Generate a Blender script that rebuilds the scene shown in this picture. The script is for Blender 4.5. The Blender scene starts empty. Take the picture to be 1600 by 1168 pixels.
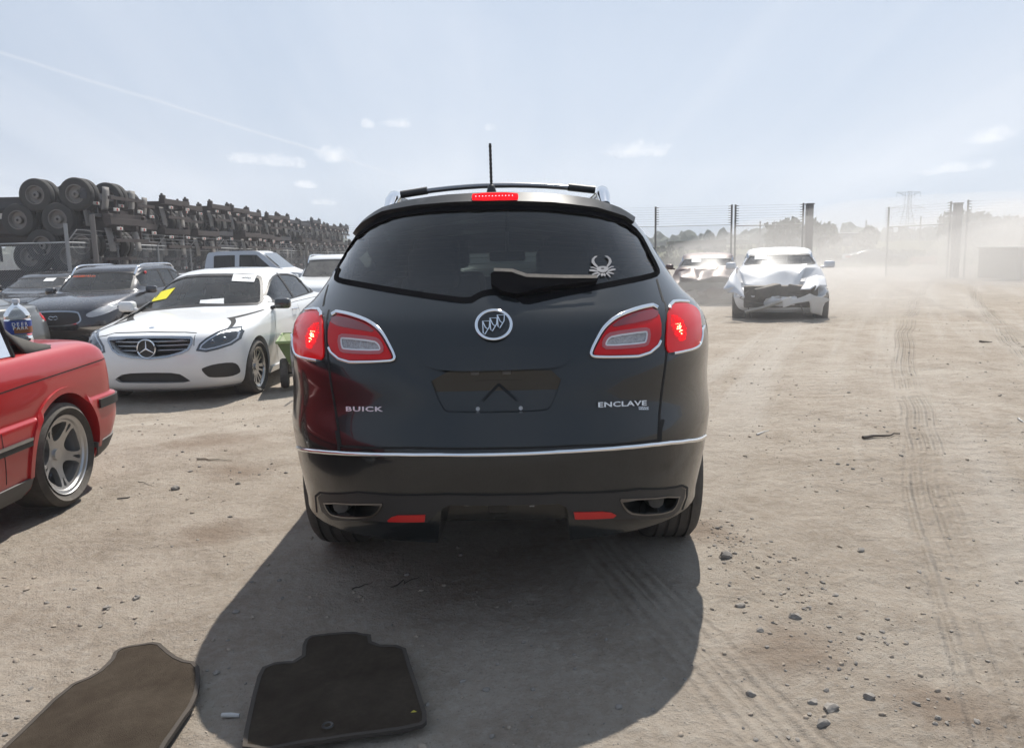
import bpy, bmesh, math, random
from mathutils import Vector, Matrix, Euler, noise
from mathutils.bvhtree import BVHTree
from mathutils.geometry import delaunay_2d_cdt
R = math.radians
random.seed(7)
S = bpy.context.scene
COL = S.collection

# ------------------------------------------------------------------ camera
FPX, CX, CY = 1250.0, 800.0, 584.0
CAMZ = 1.45
cam_d = bpy.data.cameras.new('camera')
cam = bpy.data.objects.new('camera', cam_d); COL.objects.link(cam)
cam_d.sensor_width = 36.0; cam_d.lens = 36.0 * FPX / 1600.0
cam_d.clip_start = 0.05; cam_d.clip_end = 6000
CAM_M = Matrix.Translation((0, 0, CAMZ)) @ Matrix.Rotation(R(90 - 8.82), 4, 'X') @ Matrix.Rotation(R(-1.3), 4, 'Z')
cam.matrix_world = CAM_M
S.camera = cam
def ray(px, py):
    d = CAM_M.to_3x3() @ Vector(((px - CX) / FPX, -(py - CY) / FPX, -1))
    return CAM_M.translation.copy(), d.normalized()
def at(px, py, Y):                       # point seen at pixel (1600x1168 photo) in the plane y = Y
    o, d = ray(px, py); return o + d * (Y / d.y)

# ------------------------------------------------------------------ light
SUN_EL, SUN_AZ = 54.0, 15.2              # azimuth measured from +Y towards +X
w = bpy.data.worlds.new('World'); S.world = w; w.use_nodes = True
sun_d = bpy.data.lights.new('sun', 'SUN'); sun_d.energy = 5.0; sun_d.angle = R(0.53); sun_d.color = (1, .955, .89)
sun = bpy.data.objects.new('sun', sun_d); COL.objects.link(sun)
sdir = Vector((math.sin(R(SUN_AZ)) * math.cos(R(SUN_EL)), math.cos(R(SUN_AZ)) * math.cos(R(SUN_EL)), math.sin(R(SUN_EL))))
sun.rotation_euler = sdir.to_track_quat('Z', 'Y').to_euler(); sun.location = sdir * 50
S.view_settings.view_transform = 'Standard'; S.view_settings.look = 'None'
S.view_settings.exposure = 0.34; S.view_settings.gamma = 1; S.view_settings.use_curve_mapping = False
S.cycles.max_bounces = 8; S.cycles.transparent_max_bounces = 24; S.cycles.volume_bounces = 1
S.cycles.use_denoising = True
S.cycles.caustics_reflective = False; S.cycles.caustics_refractive = False; S.cycles.sample_clamp_indirect = 4

class NT:
    def __init__(s, nt):
        s.nt = nt; s.nt.nodes.clear()
    def n(s, t, _in=None, **kw):
        nd = s.nt.nodes.new(t)
        for k, v in kw.items(): setattr(nd, k, v)
        for k, v in (_in or {}).items():
            sk = nd.inputs[k]
            if hasattr(v, 'is_output') or isinstance(v, bpy.types.NodeSocket): s.nt.links.new(v, sk)
            else: sk.default_value = v
        return nd
    def l(s, a, b): s.nt.links.new(a, b)
    def math(s, op, a, b=0.0, c=0.0, clamp=False):
        nd = s.nt.nodes.new('ShaderNodeMath'); nd.operation = op; nd.use_clamp = clamp
        for i, v in enumerate((a, b, c)):
            if isinstance(v, bpy.types.NodeSocket): s.nt.links.new(v, nd.inputs[i])
            else: nd.inputs[i].default_value = v
        return nd.outputs[0]
    def vmath(s, op, a, b=None):
        nd = s.nt.nodes.new('ShaderNodeVectorMath'); nd.operation = op
        for i, v in enumerate((a, b)):
            if v is None: continue
            if isinstance(v, bpy.types.NodeSocket): s.nt.links.new(v, nd.inputs[i])
            else: nd.inputs[i].default_value = v
        return nd
    def mix(s, f, a, b):
        nd = s.nt.nodes.new('ShaderNodeMix'); nd.data_type = 'RGBA'
        for i, v in ((0, f), (6, a), (7, b)):
            if isinstance(v, bpy.types.NodeSocket): s.nt.links.new(v, nd.inputs[i])
            else:
                if i and len(v) == 3: v = (*v, 1)
                nd.inputs[i].default_value = v
        return nd.outputs[2]
    def ramp(s, f, stops):
        nd = s.nt.nodes.new('ShaderNodeValToRGB'); s.nt.links.new(f, nd.inputs[0])
        cr = nd.color_ramp
        while len(cr.elements) < len(stops): cr.elements.new(.5)
        for e, (p, c) in zip(cr.elements, stops):
            e.position = p; e.color = (c, c, c, 1) if not hasattr(c, '__len__') else (*c[:3], 1)
        return nd.outputs[0]
    def noise(s, vec, scale, detail=4, rough=.55, dist=0):
        nd = s.n('ShaderNodeTexNoise', {'Scale': scale, 'Detail': detail, 'Roughness': rough, 'Distortion': dist})
        if vec is not None: s.l(vec, nd.inputs['Vector'])
        return nd.outputs[0]

# sky: Nishita plus thin cirrus, a contrail and a few small clouds, all by direction
def build_world():
    t = NT(w.node_tree)
    sky = t.n('ShaderNodeTexSky'); sky.sky_type = 'NISHITA'; sky.sun_disc = False
    sky.sun_elevation = R(SUN_EL); sky.sun_rotation = R(SUN_AZ)
    sky.air_density = 1.0; sky.dust_density = 2.2; sky.ozone_density = 1.5
    tc = t.n('ShaderNodeTexCoord'); d = tc.outputs['Generated']
    # project direction onto a cloud plane
    sp = t.n('ShaderNodeSeparateXYZ', {0: d})
    zz = t.math('ADD', t.math('MAXIMUM', sp.outputs[2], 0), .16)
    u = t.math('DIVIDE', sp.outputs[0], zz); v = t.math('DIVIDE', sp.outputs[1], zz)
    uv = t.n('ShaderNodeCombineXYZ', {0: u, 1: v}).outputs[0]
    # cirrus: streaks fanning out, stretched along view direction
    mp = t.n('ShaderNodeMapping', {'Vector': uv, 'Rotation': (0, 0, R(-12)), 'Scale': (.60, .10, 1)})
    c1 = t.noise(mp.outputs[0], 1.6, 6, .55, .6)
    mp2 = t.n('ShaderNodeMapping', {'Vector': uv, 'Rotation': (0, 0, R(28)), 'Scale': (1.1, .10, 1)})
    c2 = t.noise(mp2.outputs[0], 1.3, 5, .5, .4)
    cir = t.math('ADD', t.ramp(c1, [(.43, 0), (.74, 1)]), t.math('MULTIPLY', t.ramp(c2, [(.46, 0), (.76, 1)]), .8), clamp=True)
    veil = t.ramp(sp.outputs[2], [(.0, 1.0), (.10, .85), (.35, .55), (.7, .35)])
    sd_ = t.vmath('DOT_PRODUCT', d, tuple(sdir)).outputs['Value']
    veil = t.math('MULTIPLY', veil, t.ramp(sd_, [(.50, .12), (.60, .45), (.74, .9)]))
    base = t.mix(.72, sky.outputs[0], (5.2, 7.3, 10.5))
    col = t.mix(t.math('MULTIPLY', veil, 1.0), base, (10.2, 11.7, 13.9))
    col = t.mix(t.math('MULTIPLY', cir, .50), col, (12.4, 13.2, 14.6))
    # small clouds: soft lumps about given directions
    cl = None
    for (px, py, rx, ry) in ((1000, 238, 52, 13), (418, 254, 52, 10), (522, 246, 24, 13), (478, 290, 16, 6),
                             (618, 195, 18, 8), (574, 196, 9, 7), (766, 201, 11, 7), (1547, 216, 27, 10), (1490, 265, 40, 8), (506, 317, 22, 6)):
        rx *= 1.25; ry *= 1.5; _, dr = ray(px, py); _, ex = ray(px + 1, py); _, ey = ray(px, py - 1)
        ax = (ex - dr).normalized(); ay = (ey - dr).normalized()
        a = t.vmath('DOT_PRODUCT', d, tuple(ax * (1 / (rx / FPX)))).outputs['Value']
        b = t.vmath('DOT_PRODUCT', d, tuple(ay * (1 / (ry / FPX)))).outputs['Value']
        a = t.math('SUBTRACT', a, dr.dot(ax) / (rx / FPX)); b = t.math('SUBTRACT', b, dr.dot(ay) / (ry / FPX))
        # flat base: lower half squeezed
        b = t.math('MAXIMUM', b, t.math('MULTIPLY', b, -2.2))
        q = t.math('ADD', t.math('MULTIPLY', a, a), t.math('MULTIPLY', b, b))
        m = t.math('SUBTRACT', 1.0, q)
        f = t.math('GREATER_THAN', t.vmath('DOT_PRODUCT', d, tuple(dr)).outputs['Value'], .5)
        m = t.math('SUBTRACT', t.math('MAXIMUM', m, -4), t.math('MULTIPLY', t.math('SUBTRACT', 1, f), 9))
        cl = m if cl is None else t.math('MAXIMUM', cl, m)
    nn = t.noise(d, 48, 8, .68)
    cl = t.math('ADD', cl, t.math('MULTIPLY', t.math('SUBTRACT', nn, .55), 3.6))
    cl = t.ramp(t.math('MULTIPLY', cl, .5), [(.0, 0), (.35, .45), (.9, 1)])
    col = t.mix(t.math('MULTIPLY', cl, .9), col, (16.0, 16.2, 16.8))
    # contrail as a band on a great circle
    _, a = ray(0, 82); _, b = ray(497, 236); nrm = a.cross(b).normalized(); mid = (a + b).normalized()
    wob = t.math('MULTIPLY', t.math('SUBTRACT', t.noise(d, 14, 2), .5), .0035)
    dd = t.math('ABSOLUTE', t.math('ADD', t.vmath('DOT_PRODUCT', d, tuple(nrm)).outputs['Value'], wob))
    band = t.ramp(t.math('MULTIPLY', dd, 330), [(0, 1), (.9, 0)])
    lim = t.ramp(t.vmath('DOT_PRODUCT', d, tuple(mid)).outputs['Value'], [(.955, 0), (.985, 1)])
    band = t.math('MULTIPLY', t.math('MULTIPLY', band, lim), .38)
    col = t.mix(band, col, (12.5, 13, 14))
    bg = t.n('ShaderNodeBackground', {'Color': col, 'Strength': .05})
    out = t.n('ShaderNodeOutputWorld', {0: bg.outputs[0]})
build_world()

# ------------------------------------------------------------------ materials
MATS = {}
def mat(name, col=(.5, .5, .5), rough=.5, metal=0, coat=0, spec=.5, dust=0, dustcol=(.42, .37, .31), dscale=3, emit=None, bump=0, bscale=60, var=0, alpha=1):
    if name in MATS: return MATS[name]
    m = bpy.data.materials.new(name); m.use_nodes = True; t = NT(m.node_tree)
    b = t.n('ShaderNodeBsdfPrincipled', {'Base Color': (*col, 1), 'Roughness': rough, 'Metallic': metal, 'Coat Weight': coat, 'Coat Roughness': .04, 'Specular IOR Level': spec})
    tc = t.n('ShaderNodeTexCoord').outputs['Object']
    if var or dust:
        n1 = t.noise(tc, dscale, 7, .65)
        c = t.mix(t.math('MULTIPLY', n1, var), (*col, 1), tuple(x * .45 for x in col)) if var else None
        base = c if c is not None else (*col, 1)
        if dust:
            n2 = t.noise(tc, dscale * 7.3, 5, .7)
            g = t.n('ShaderNodeNewGeometry')
            up = t.n('ShaderNodeSeparateXYZ', {0: g.outputs['Normal']}).outputs[2]
            up = t.math('ADD', t.math('MULTIPLY', t.math('MAXIMUM', up, 0), .9), .45)
            f = t.math('MULTIPLY', t.math('MULTIPLY', t.ramp(n1, [(.3, .25), (.75, 1)]), t.math('ADD', n2, .4)), dust)
            f = t.math('MULTIPLY', f, up, clamp=True)
            base = t.mix(f, base, (*dustcol, 1))
            t.l(t.math('ADD', t.math('MULTIPLY', f, .5), rough, clamp=True), b.inputs['Roughness'])
            if coat: t.l(t.math('SUBTRACT', coat, t.math('MULTIPLY', f, 1.1), clamp=True), b.inputs['Coat Weight'])
        t.l(base, b.inputs['Base Color'])
    if bump:
        bn = t.n('ShaderNodeBump', {'Strength': bump, 'Distance': .01, 'Height': t.noise(tc, bscale, 6, .6)})
        t.l(bn.outputs[0], b.inputs['Normal'])
    if emit:
        b.inputs['Emission Color'].default_value = (*emit[0], 1); b.inputs['Emission Strength'].default_value = emit[1]
    t.n('ShaderNodeOutputMaterial', {0: b.outputs[0]})
    m.diffuse_color = (*col, 1); MATS[name] = m; return m

def glass(name, tint=(.6, .65, .65), refl=1.0, rough=.01, dust=.06):
    if name in MATS: return MATS[name]
    m = bpy.data.materials.new(name); m.use_nodes = True; t = NT(m.node_tree)
    tr = t.n('ShaderNodeBsdfTransparent', {0: (*tint, 1)})
    gl = t.n('ShaderNodeBsdfGlossy', {0: (refl, refl, refl, 1), 'Roughness': rough})
    df = t.n('ShaderNodeBsdfDiffuse', {0: (.40, .37, .33, 1)})
    fr = t.n('ShaderNodeFresnel', {0: 1.5})
    mx = t.n('ShaderNodeMixShader', {0: fr.outputs[0], 1: tr.outputs[0], 2: gl.outputs[0]})
    tc = t.n('ShaderNodeTexCoord').outputs['Object']
    f = t.math('MULTIPLY', t.ramp(t.noise(tc, 4, 6, .7), [(.3, .4), (.8, 1)]), dust)
    mx2 = t.n('ShaderNodeMixShader', {0: f, 1: mx.outputs[0], 2: df.outputs[0]})
    t.n('ShaderNodeOutputMaterial', {0: mx2.outputs[0]}); MATS[name] = m; return m

BLACK = mat('black_plastic', (.014, .014, .015), .5, dust=.06)
BLACKHOLE = mat('dark_cavity', (.006, .006, .006), .9)
GAP = mat('panel_gap', (.004, .004, .004), .8)
RUBBER = mat('tyre_rubber', (.022, .021, .020), .75, dust=.50, dscale=6, bump=.2)
CHROME = mat('chrome', (.80, .81, .83), .08, 1.0)
DCHROME = mat('dark_chrome', (.35, .36, .38), .15, 1.0)
ALLOY = mat('alloy_silver', (.50, .50, .50), .33, .85, dust=.3)
STEEL = mat('galvanised_steel', (.30, .31, .32), .5, .5, var=.5)
PAPER = mat('white_paper', (.80, .80, .78), .7)
YPAPER = mat('yellow_paper', (.80, .72, .03), .7)
INTERIOR = mat('dark_interior', (.030, .029, .028), .8)
BEIGE = mat('beige_interior', (.30, .26, .21), .8)

# ------------------------------------------------------------------ object helpers
def setp(o, label=None, cat=None, group=None, kind=None):
    if label: o['label'] = label
    if cat: o['category'] = cat
    if group: o['group'] = group
    if kind: o['kind'] = kind
    return o
def thing(name, label, cat, loc=(0, 0, 0), rotz=0, group=None):
    o = bpy.data.objects.new(name, None); COL.objects.link(o); o.empty_display_size = .2
    o.location = loc; o.rotation_euler = (0, 0, rotz)
    return setp(o, label, cat, group)
def link(name, me, m=None, parent=None, smooth=None):
    if m is not None:
        me.materials.clear()
        for x in (m if isinstance(m, (list, tuple)) else [m]): me.materials.append(x)
    if smooth is not None:
        me.polygons.foreach_set('use_smooth', [True] * len(me.polygons))
        try: me.set_sharp_from_angle(angle=R(smooth))
        except Exception: pass
    o = bpy.data.objects.new(name, me); COL.objects.link(o)
    if parent is not None: o.parent = parent
    return o
def obj(name, bm, m, parent=None, smooth=40):
    me = bpy.data.meshes.new(name); bm.to_mesh(me); bm.free()
    return link(name, me, m, parent, smooth)
def copy_tree(o, parent=None):
    c = o.copy(); COL.objects.link(c)
    if parent is not None: c.parent = parent
    for ch in list(o.children): copy_tree(ch, c)
    return c
def MX(loc=(0, 0, 0), rot=(0, 0, 0), sc=(1, 1, 1)):
    return Matrix.LocRotScale(Vector(loc), Euler(rot), Vector(sc))
def add_box(bm, c, s, rot=(0, 0, 0), bev=0, taper=None):
    r = bmesh.ops.create_cube(bm, size=1, matrix=Matrix.Identity(4))
    vs = r['verts']
    if taper:
        for v in vs:
            if v.co.z > 0: v.co.x *= taper[0]; v.co.y *= taper[1]
    bmesh.ops.transform(bm, matrix=MX(c, rot, s), verts=vs)
    if bev:
        es = list({e for v in vs for e in v.link_edges})
        bmesh.ops.bevel(bm, geom=es, offset=bev, segments=2, affect='EDGES', profile=.5)
def add_cyl(bm, p0, p1, r0, r1=None, seg=12, caps=True):
    p0 = Vector(p0); p1 = Vector(p1); r1 = r0 if r1 is None else r1; d = p1 - p0
    q = d.to_track_quat('Z', 'Y').to_matrix().to_4x4()
    bmesh.ops.create_cone(bm, cap_ends=caps, segments=seg, radius1=r0, radius2=r1, depth=d.length, matrix=Matrix.Translation((p0 + p1) / 2) @ q)
def add_tube(bm, pts, r, seg=8, flat=None, closed=False):
    pts = [Vector(p) for p in pts]; n = len(pts); rings = []
    for i, p in enumerate(pts):
        a = pts[(i - 1) % n] if (i or closed) else pts[0]; b = pts[(i + 1) % n] if (i < n - 1 or closed) else pts[-1]
        t = (b - a).normalized(); up = Vector((0, 0, 1)) if abs(t.z) < .95 else Vector((1, 0, 0))
        s = t.cross(up).normalized(); u = s.cross(t)
        rr = r[i] if hasattr(r, '__len__') else r
        f = flat or 1
        rings.append([bm.verts.new(p + s * math.cos(k * math.tau / seg) * rr + u * math.sin(k * math.tau / seg) * rr * f) for k in range(seg)])
    m = n if closed else n - 1
    for i in range(m):
        A, B = rings[i], rings[(i + 1) % n]
        for k in range(seg): bm.faces.new((A[k], A[(k + 1) % seg], B[(k + 1) % seg], B[k]))
    if not closed:
        bm.faces.new(rings[0][::-1]); bm.faces.new(rings[-1])
def add_lathe(bm, prof, seg=32, axis='X', closed=False, M=None):
    rings = []
    for (r, x) in prof:
        ring = []
        for k in range(seg):
            a = k * math.tau / seg
            c = {'X': (x, r * math.cos(a), r * math.sin(a)), 'Z': (r * math.cos(a), r * math.sin(a), x), 'Y': (r * math.cos(a), x, r * math.sin(a))}[axis]
            c = Vector(c)
            if M is not None: c = M @ c
            ring.append(bm.verts.new(c))
        rings.append(ring)
    n = len(prof)
    for i in range(n if closed else n - 1):
        A, B = rings[i], rings[(i + 1) % n]
        for k in range(seg): bm.faces.new((A[k], B[k], B[(k + 1) % seg], A[(k + 1) % seg]))
    return rings
def chaikin(p, it=2, closed=True):
    p = [Vector(q) for q in p]
    for _ in range(it):
        o = []
        n = len(p)
        for i in range(n if closed else n - 1):
            a, b = p[i], p[(i + 1) % n]
            o += [a * .75 + b * .25, a * .25 + b * .75]
        if not closed: o = [p[0]] + o + [p[-1]]
        p = o
    return p
def inset(p, d):                          # shrink a closed 2D outline by d
    n = len(p); area = sum(p[i].x * p[(i + 1) % n].y - p[(i + 1) % n].x * p[i].y for i in range(n)); s = 1 if area > 0 else -1
    o = []
    for i in range(n):
        a, b, c = p[i - 1], p[i], p[(i + 1) % n]
        e1 = (b - a); e2 = (c - b)
        if e1.length < 1e-9 or e2.length < 1e-9: o.append(b.copy()); continue
        n1 = Vector((-e1.y, e1.x)).normalized(); n2 = Vector((-e2.y, e2.x)).normalized()
        nn = (n1 + n2)
        nn = nn.normalized() if nn.length > 1e-6 else n1
        o.append(b + nn * d * s / max(.5, nn.dot(n1)))
    def far(q):
        for i in range(n):
            a, b = p[i - 1], p[i]; e = b - a; l2 = e.length_squared
            t = 0 if l2 < 1e-12 else max(0, min(1, (q - a).dot(e) / l2))
            if (q - (a + e * t)).length < abs(d) * .9: return False
        return True
    o2 = [q for q in o if far(q)]
    return o2 if len(o2) > 4 and abs(d) > .004 else o
def inside(pt, poly):
    x, y = pt[0], pt[1]; c = False; n = len(poly); j = n - 1
    for i in range(n):
        xi, yi = poly[i].x, poly[i].y; xj, yj = poly[j].x, poly[j].y
        if (yi > y) != (yj > y) and x < (xj - xi) * (y - yi) / (yj - yi) + xi: c = not c
        j = i
    return c
def resample(p, step, closed=True):
    o = []; n = len(p)
    for i in range(n if closed else n - 1):
        a, b = p[i], p[(i + 1) % n]; k = max(1, int(math.ceil((b - a).length / step)))
        o += [a.lerp(b, j / k) for j in range(k)]
    if not closed: o.append(p[-1])
    return o
def cdt(outer, holes=(), step=.05):       # triangles of a 2D region, with inner grid points
    loops = [resample([Vector(q) for q in outer], step)] + [resample([Vector(q) for q in h], step) for h in holes]
    pts, ed = [], []
    for lp in loops:
        b = len(pts); pts += lp; ed += [(b + i, b + (i + 1) % len(lp)) for i in range(len(lp))]
    xs = [q.x for q in loops[0]]; ys = [q.y for q in loops[0]]
    nb = len(pts); bl = pts[:]
    y = min(ys) + step * .5; k = 0
    while y < max(ys):
        x = min(xs) + step * (.5 if k % 2 else .25)
        while x < max(xs):
            q = Vector((x, y))
            if inside(q, loops[0]) and not any(inside(q, h) for h in loops[1:]) and min((q - c).length_squared for c in bl) > (step * .45) ** 2:
                pts.append(q)
            x += step
        y += step * .87; k += 1
    v, e, f, ov, oe, of = delaunay_2d_cdt(pts, ed, [], 0, 1e-6)
    tris = []
    for t in f:
        c = (v[t[0]] + v[t[1]] + v[t[2]]) / 3
        if inside(c, loops[0]) and not any(inside(c, h) for h in loops[1:]): tris.append(tuple(t))
    return v, tris
def plate(bm, outer, holes, fn, thick, step=.05):   # fn(x, y, k) -> 3D point, k=0 front, 1 back
    v, tr = cdt(outer, holes, step)
    A = [bm.verts.new(fn(q.x, q.y, 0)) for q in v]; B = [bm.verts.new(fn(q.x, q.y, 1)) for q in v]
    ec = {}
    for t in tr:
        for i in range(3):
            a, b = t[i], t[(i + 1) % 3]; ec[(a, b)] = ec.get((a, b), 0) + 1
    for t in tr:
        bm.faces.new([A[i] for i in t]); 
        if thick: bm.faces.new([B[i] for i in t][::-1])
    if thick:
        for (a, b) in ec:
            if (b, a) not in ec: bm.faces.new((A[b], A[a], B[a], B[b]))
    for q in [x for x in A + B if not x.link_faces]: bm.verts.remove(q)

# projected panels ----------------------------------------------------
DIRS = {'rear': (Vector((1, 0, 0)), Vector((0, 0, 1)), Vector((0, 1, 0))),       # looked at from behind: u=x, v=z, ray +y
        'front': (Vector((-1, 0, 0)), Vector((0, 0, 1)), Vector((0, -1, 0))),
        'right': (Vector((0, 1, 0)), Vector((0, 0, 1)), Vector((-1, 0, 0))),      # from +x
        'left': (Vector((0, -1, 0)), Vector((0, 0, 1)), Vector((1, 0, 0))),
        'top': (Vector((1, 0, 0)), Vector((0, 1, 0)), Vector((0, 0, -1)))}
def basis(u, d):
    u = Vector(u).normalized(); d = Vector(d).normalized(); return (u, u.cross(d) * -1 if False else d.cross(u) * -1, d)
def mirror_dir(B):
    m = lambda q: Vector((-q.x, q.y, q.z)); return (m(B[0]), m(B[1]), m(B[2]))
class Surf:
    def __init__(s, bm): s.bvh = BVHTree.FromBMesh(bm); s.c = Vector((0, 2.4, .8))
    def hit(s, x, y, B):
        u, v, d = B; o = u * x + v * y - d * (6 - 0) 
        base = s.c - u * s.c.dot(u) - v * s.c.dot(v) - d * s.c.dot(d)
        o = o + d * s.c.dot(d)
        h = s.bvh.ray_cast(o, d)
        if h[0] is None:
            h = s.bvh.find_nearest(o + d * (6 - abs(d.x) * .9 - abs(d.y) * 2.3))
        n = h[1]
        if n.dot(d) > 0: n = -n
        return h[0], n
def patch(bm, surf, outer, B, off=.003, thick=.01, holes=(), step=.05):
    def fn(x, y, k):
        p, n = surf.hit(x, y, B); return p + n * (off - k * thick)
    plate(bm, outer, holes, fn, thick, step)
def fix_normals(bm): bmesh.ops.recalc_face_normals(bm, faces=bm.faces[:])

# car shells: stacked plan contours -----------------------------------
KEYS = ('z', 'w', 'r', 'f', 'Lr', 'Lf', 'nr', 'nf')
def pchip(ys, t):
    n = len(ys); i = min(int(t), n - 2); x = t - i
    d = [ys[k + 1] - ys[k] for k in range(n - 1)]
    def m(k):
        if k == 0: return d[0]
        if k == n - 1: return d[-1]
        return 0 if d[k - 1] * d[k] <= 0 else 2 * d[k - 1] * d[k] / (d[k - 1] + d[k])
    m0, m1 = m(i), m(i + 1); a, b = ys[i], ys[i + 1]
    return a * (2 * x ** 3 - 3 * x * x + 1) + m0 * (x ** 3 - 2 * x * x + x) + b * (-2 * x ** 3 + 3 * x * x) + m1 * (x ** 3 - x * x)
def shell(levels, sub=4, ne=20, ns=24, wfn=None, grow=0.0, zfn=None):
    L = [dict(zip(KEYS, l)) for l in levels]; rows = []
    T = [i / sub for i in range((len(L) - 1) * sub + 1)]
    for t in T:
        q = {k: pchip([l[k] for l in L], t) for k in KEYS}
        w_, r, f = q['w'] + grow, q['r'] - grow, q['f'] + grow
        for kk in ('Lr', 'Lf'): q[kk] = min(q[kk], .47 * (f - r))
        half = []
        for i in range(ne + 1):
            th = math.pi / 2 * (1 - i / ne)
            x = w_ * max(0, math.cos(th)) ** (2 / q['nr']); y = r + q['Lr'] * (1 - max(0, math.sin(th)) ** (2 / q['nr']))
            half.append((x, y))
        y0, y1 = r + q['Lr'], f - q['Lf']
        for i in range(1, ns): half.append((w_, y0 + (y1 - y0) * i / ns))
        for i in range(ne + 1):
            th = math.pi / 2 * i / ne
            x = w_ * max(0, math.cos(th)) ** (2 / q['nf']); y = f - q['Lf'] * (1 - max(0, math.sin(th)) ** (2 / q['nf']))
            half.append((x, y))
        pts = half + [(-x, y) for (x, y) in half[-2:0:-1]]
        row = []
        for (x, y) in pts:
            z = q['z']
            if wfn: x *= wfn(y, z)
            if zfn: z += zfn(x, y, z)
            row.append((x, y, z))
        rows.append(row)
    bm = bmesh.new(); V = [[bm.verts.new(p) for p in row] for row in rows]
    n = len(V[0])
    for a in range(len(V) - 1):
        for k in range(n): bm.faces.new((V[a][k], V[a][(k + 1) % n], V[a + 1][(k + 1) % n], V[a + 1][k]))
    h = n // 2
    for row, flip in ((V[0], True), (V[-1], False)):      # ladder caps
        for k in range(h):
            a, b, c, d = row[k], row[k + 1], row[(n - k - 1) % n], row[(n - k) % n]
            fs = [a, b, c, d]; u = []
            for x in fs:
                if x not in u: u.append(x)
            if len(u) > 2: bm.faces.new(u if not flip else u[::-1])
    fix_normals(bm); return bm
def prism(bm, outer, B, d0, d1):
    u, v, d = B; n = len(outer)
    A = [bm.verts.new(u * q.x + v * q.y + d * d0) for q in outer]; C = [bm.verts.new(u * q.x + v * q.y + d * d1) for q in outer]
    bm.faces.new(A); bm.faces.new(C[::-1])
    for i in range(n): bm.faces.new((A[i], C[i], C[(i + 1) % n], A[(i + 1) % n]))
def boolean(bm, cutters):
    """subtract each cutter bmesh in turn; material 0 = skin, 1 = cut faces; a cut that fails is nudged and retried"""
    me = bpy.data.meshes.new('tmp'); bm.to_mesh(me); v0 = bm.calc_volume(); bm.free()
    me.materials.append(GAP); me.materials.append(BLACKHOLE)
    rnd = random.Random(5)
    for c in cutters:
        bmesh.ops.remove_doubles(c, verts=c.verts, dist=.0015); fix_normals(c); cv = abs(c.calc_volume())
        for k in range(6):
            if k == 2: bmesh.ops.remove_doubles(c, verts=c.verts, dist=.008)
            cm = bpy.data.meshes.new('cut'); c.to_mesh(cm); cm.materials.append(BLACKHOLE)
            if k:
                cc = sum((v.co for v in cm.vertices), Vector()) / len(cm.vertices)
                cm.transform(Matrix.Translation(cc + Vector([rnd.uniform(-.003, .003) * k for _ in range(3)])) @ Matrix.Rotation(.0012 * k, 4, 'Z') @ Matrix.Scale(1 - .006 * k, 4) @ Matrix.Translation(-cc))
            o = bpy.data.objects.new('tmp', me); COL.objects.link(o); co = bpy.data.objects.new('cut', cm); COL.objects.link(co)
            md = o.modifiers.new('b', 'BOOLEAN'); md.operation = 'DIFFERENCE'; md.solver = 'EXACT'; md.object = co
            try: md.material_mode = 'TRANSFER'
            except Exception: pass
            bpy.context.view_layer.update()
            res = bpy.data.meshes.new_from_object(o.evaluated_get(bpy.context.evaluated_depsgraph_get()))
            bpy.data.objects.remove(o, do_unlink=True); bpy.data.objects.remove(co, do_unlink=True)
            t = bmesh.new(); t.from_mesh(res); v1 = t.calc_volume(); t.free()
            bb = lambda m_: [f_(v.co[i] for v in m_.vertices) for i in range(3) for f_ in (min, max)] if len(m_.vertices) else [9] * 6
            if v1 > v0 - cv * 1.02 - .01 and v1 <= v0 + .01 and v1 > .2 * v0 and len(res.vertices) > .6 * len(me.vertices) and max(abs(a - b) for a, b in zip(bb(me), bb(res))) < .06: me = res; v0 = v1; break
            print('boolean retry', k, v0, v1, cv)
        c.free()
    return me

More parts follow.
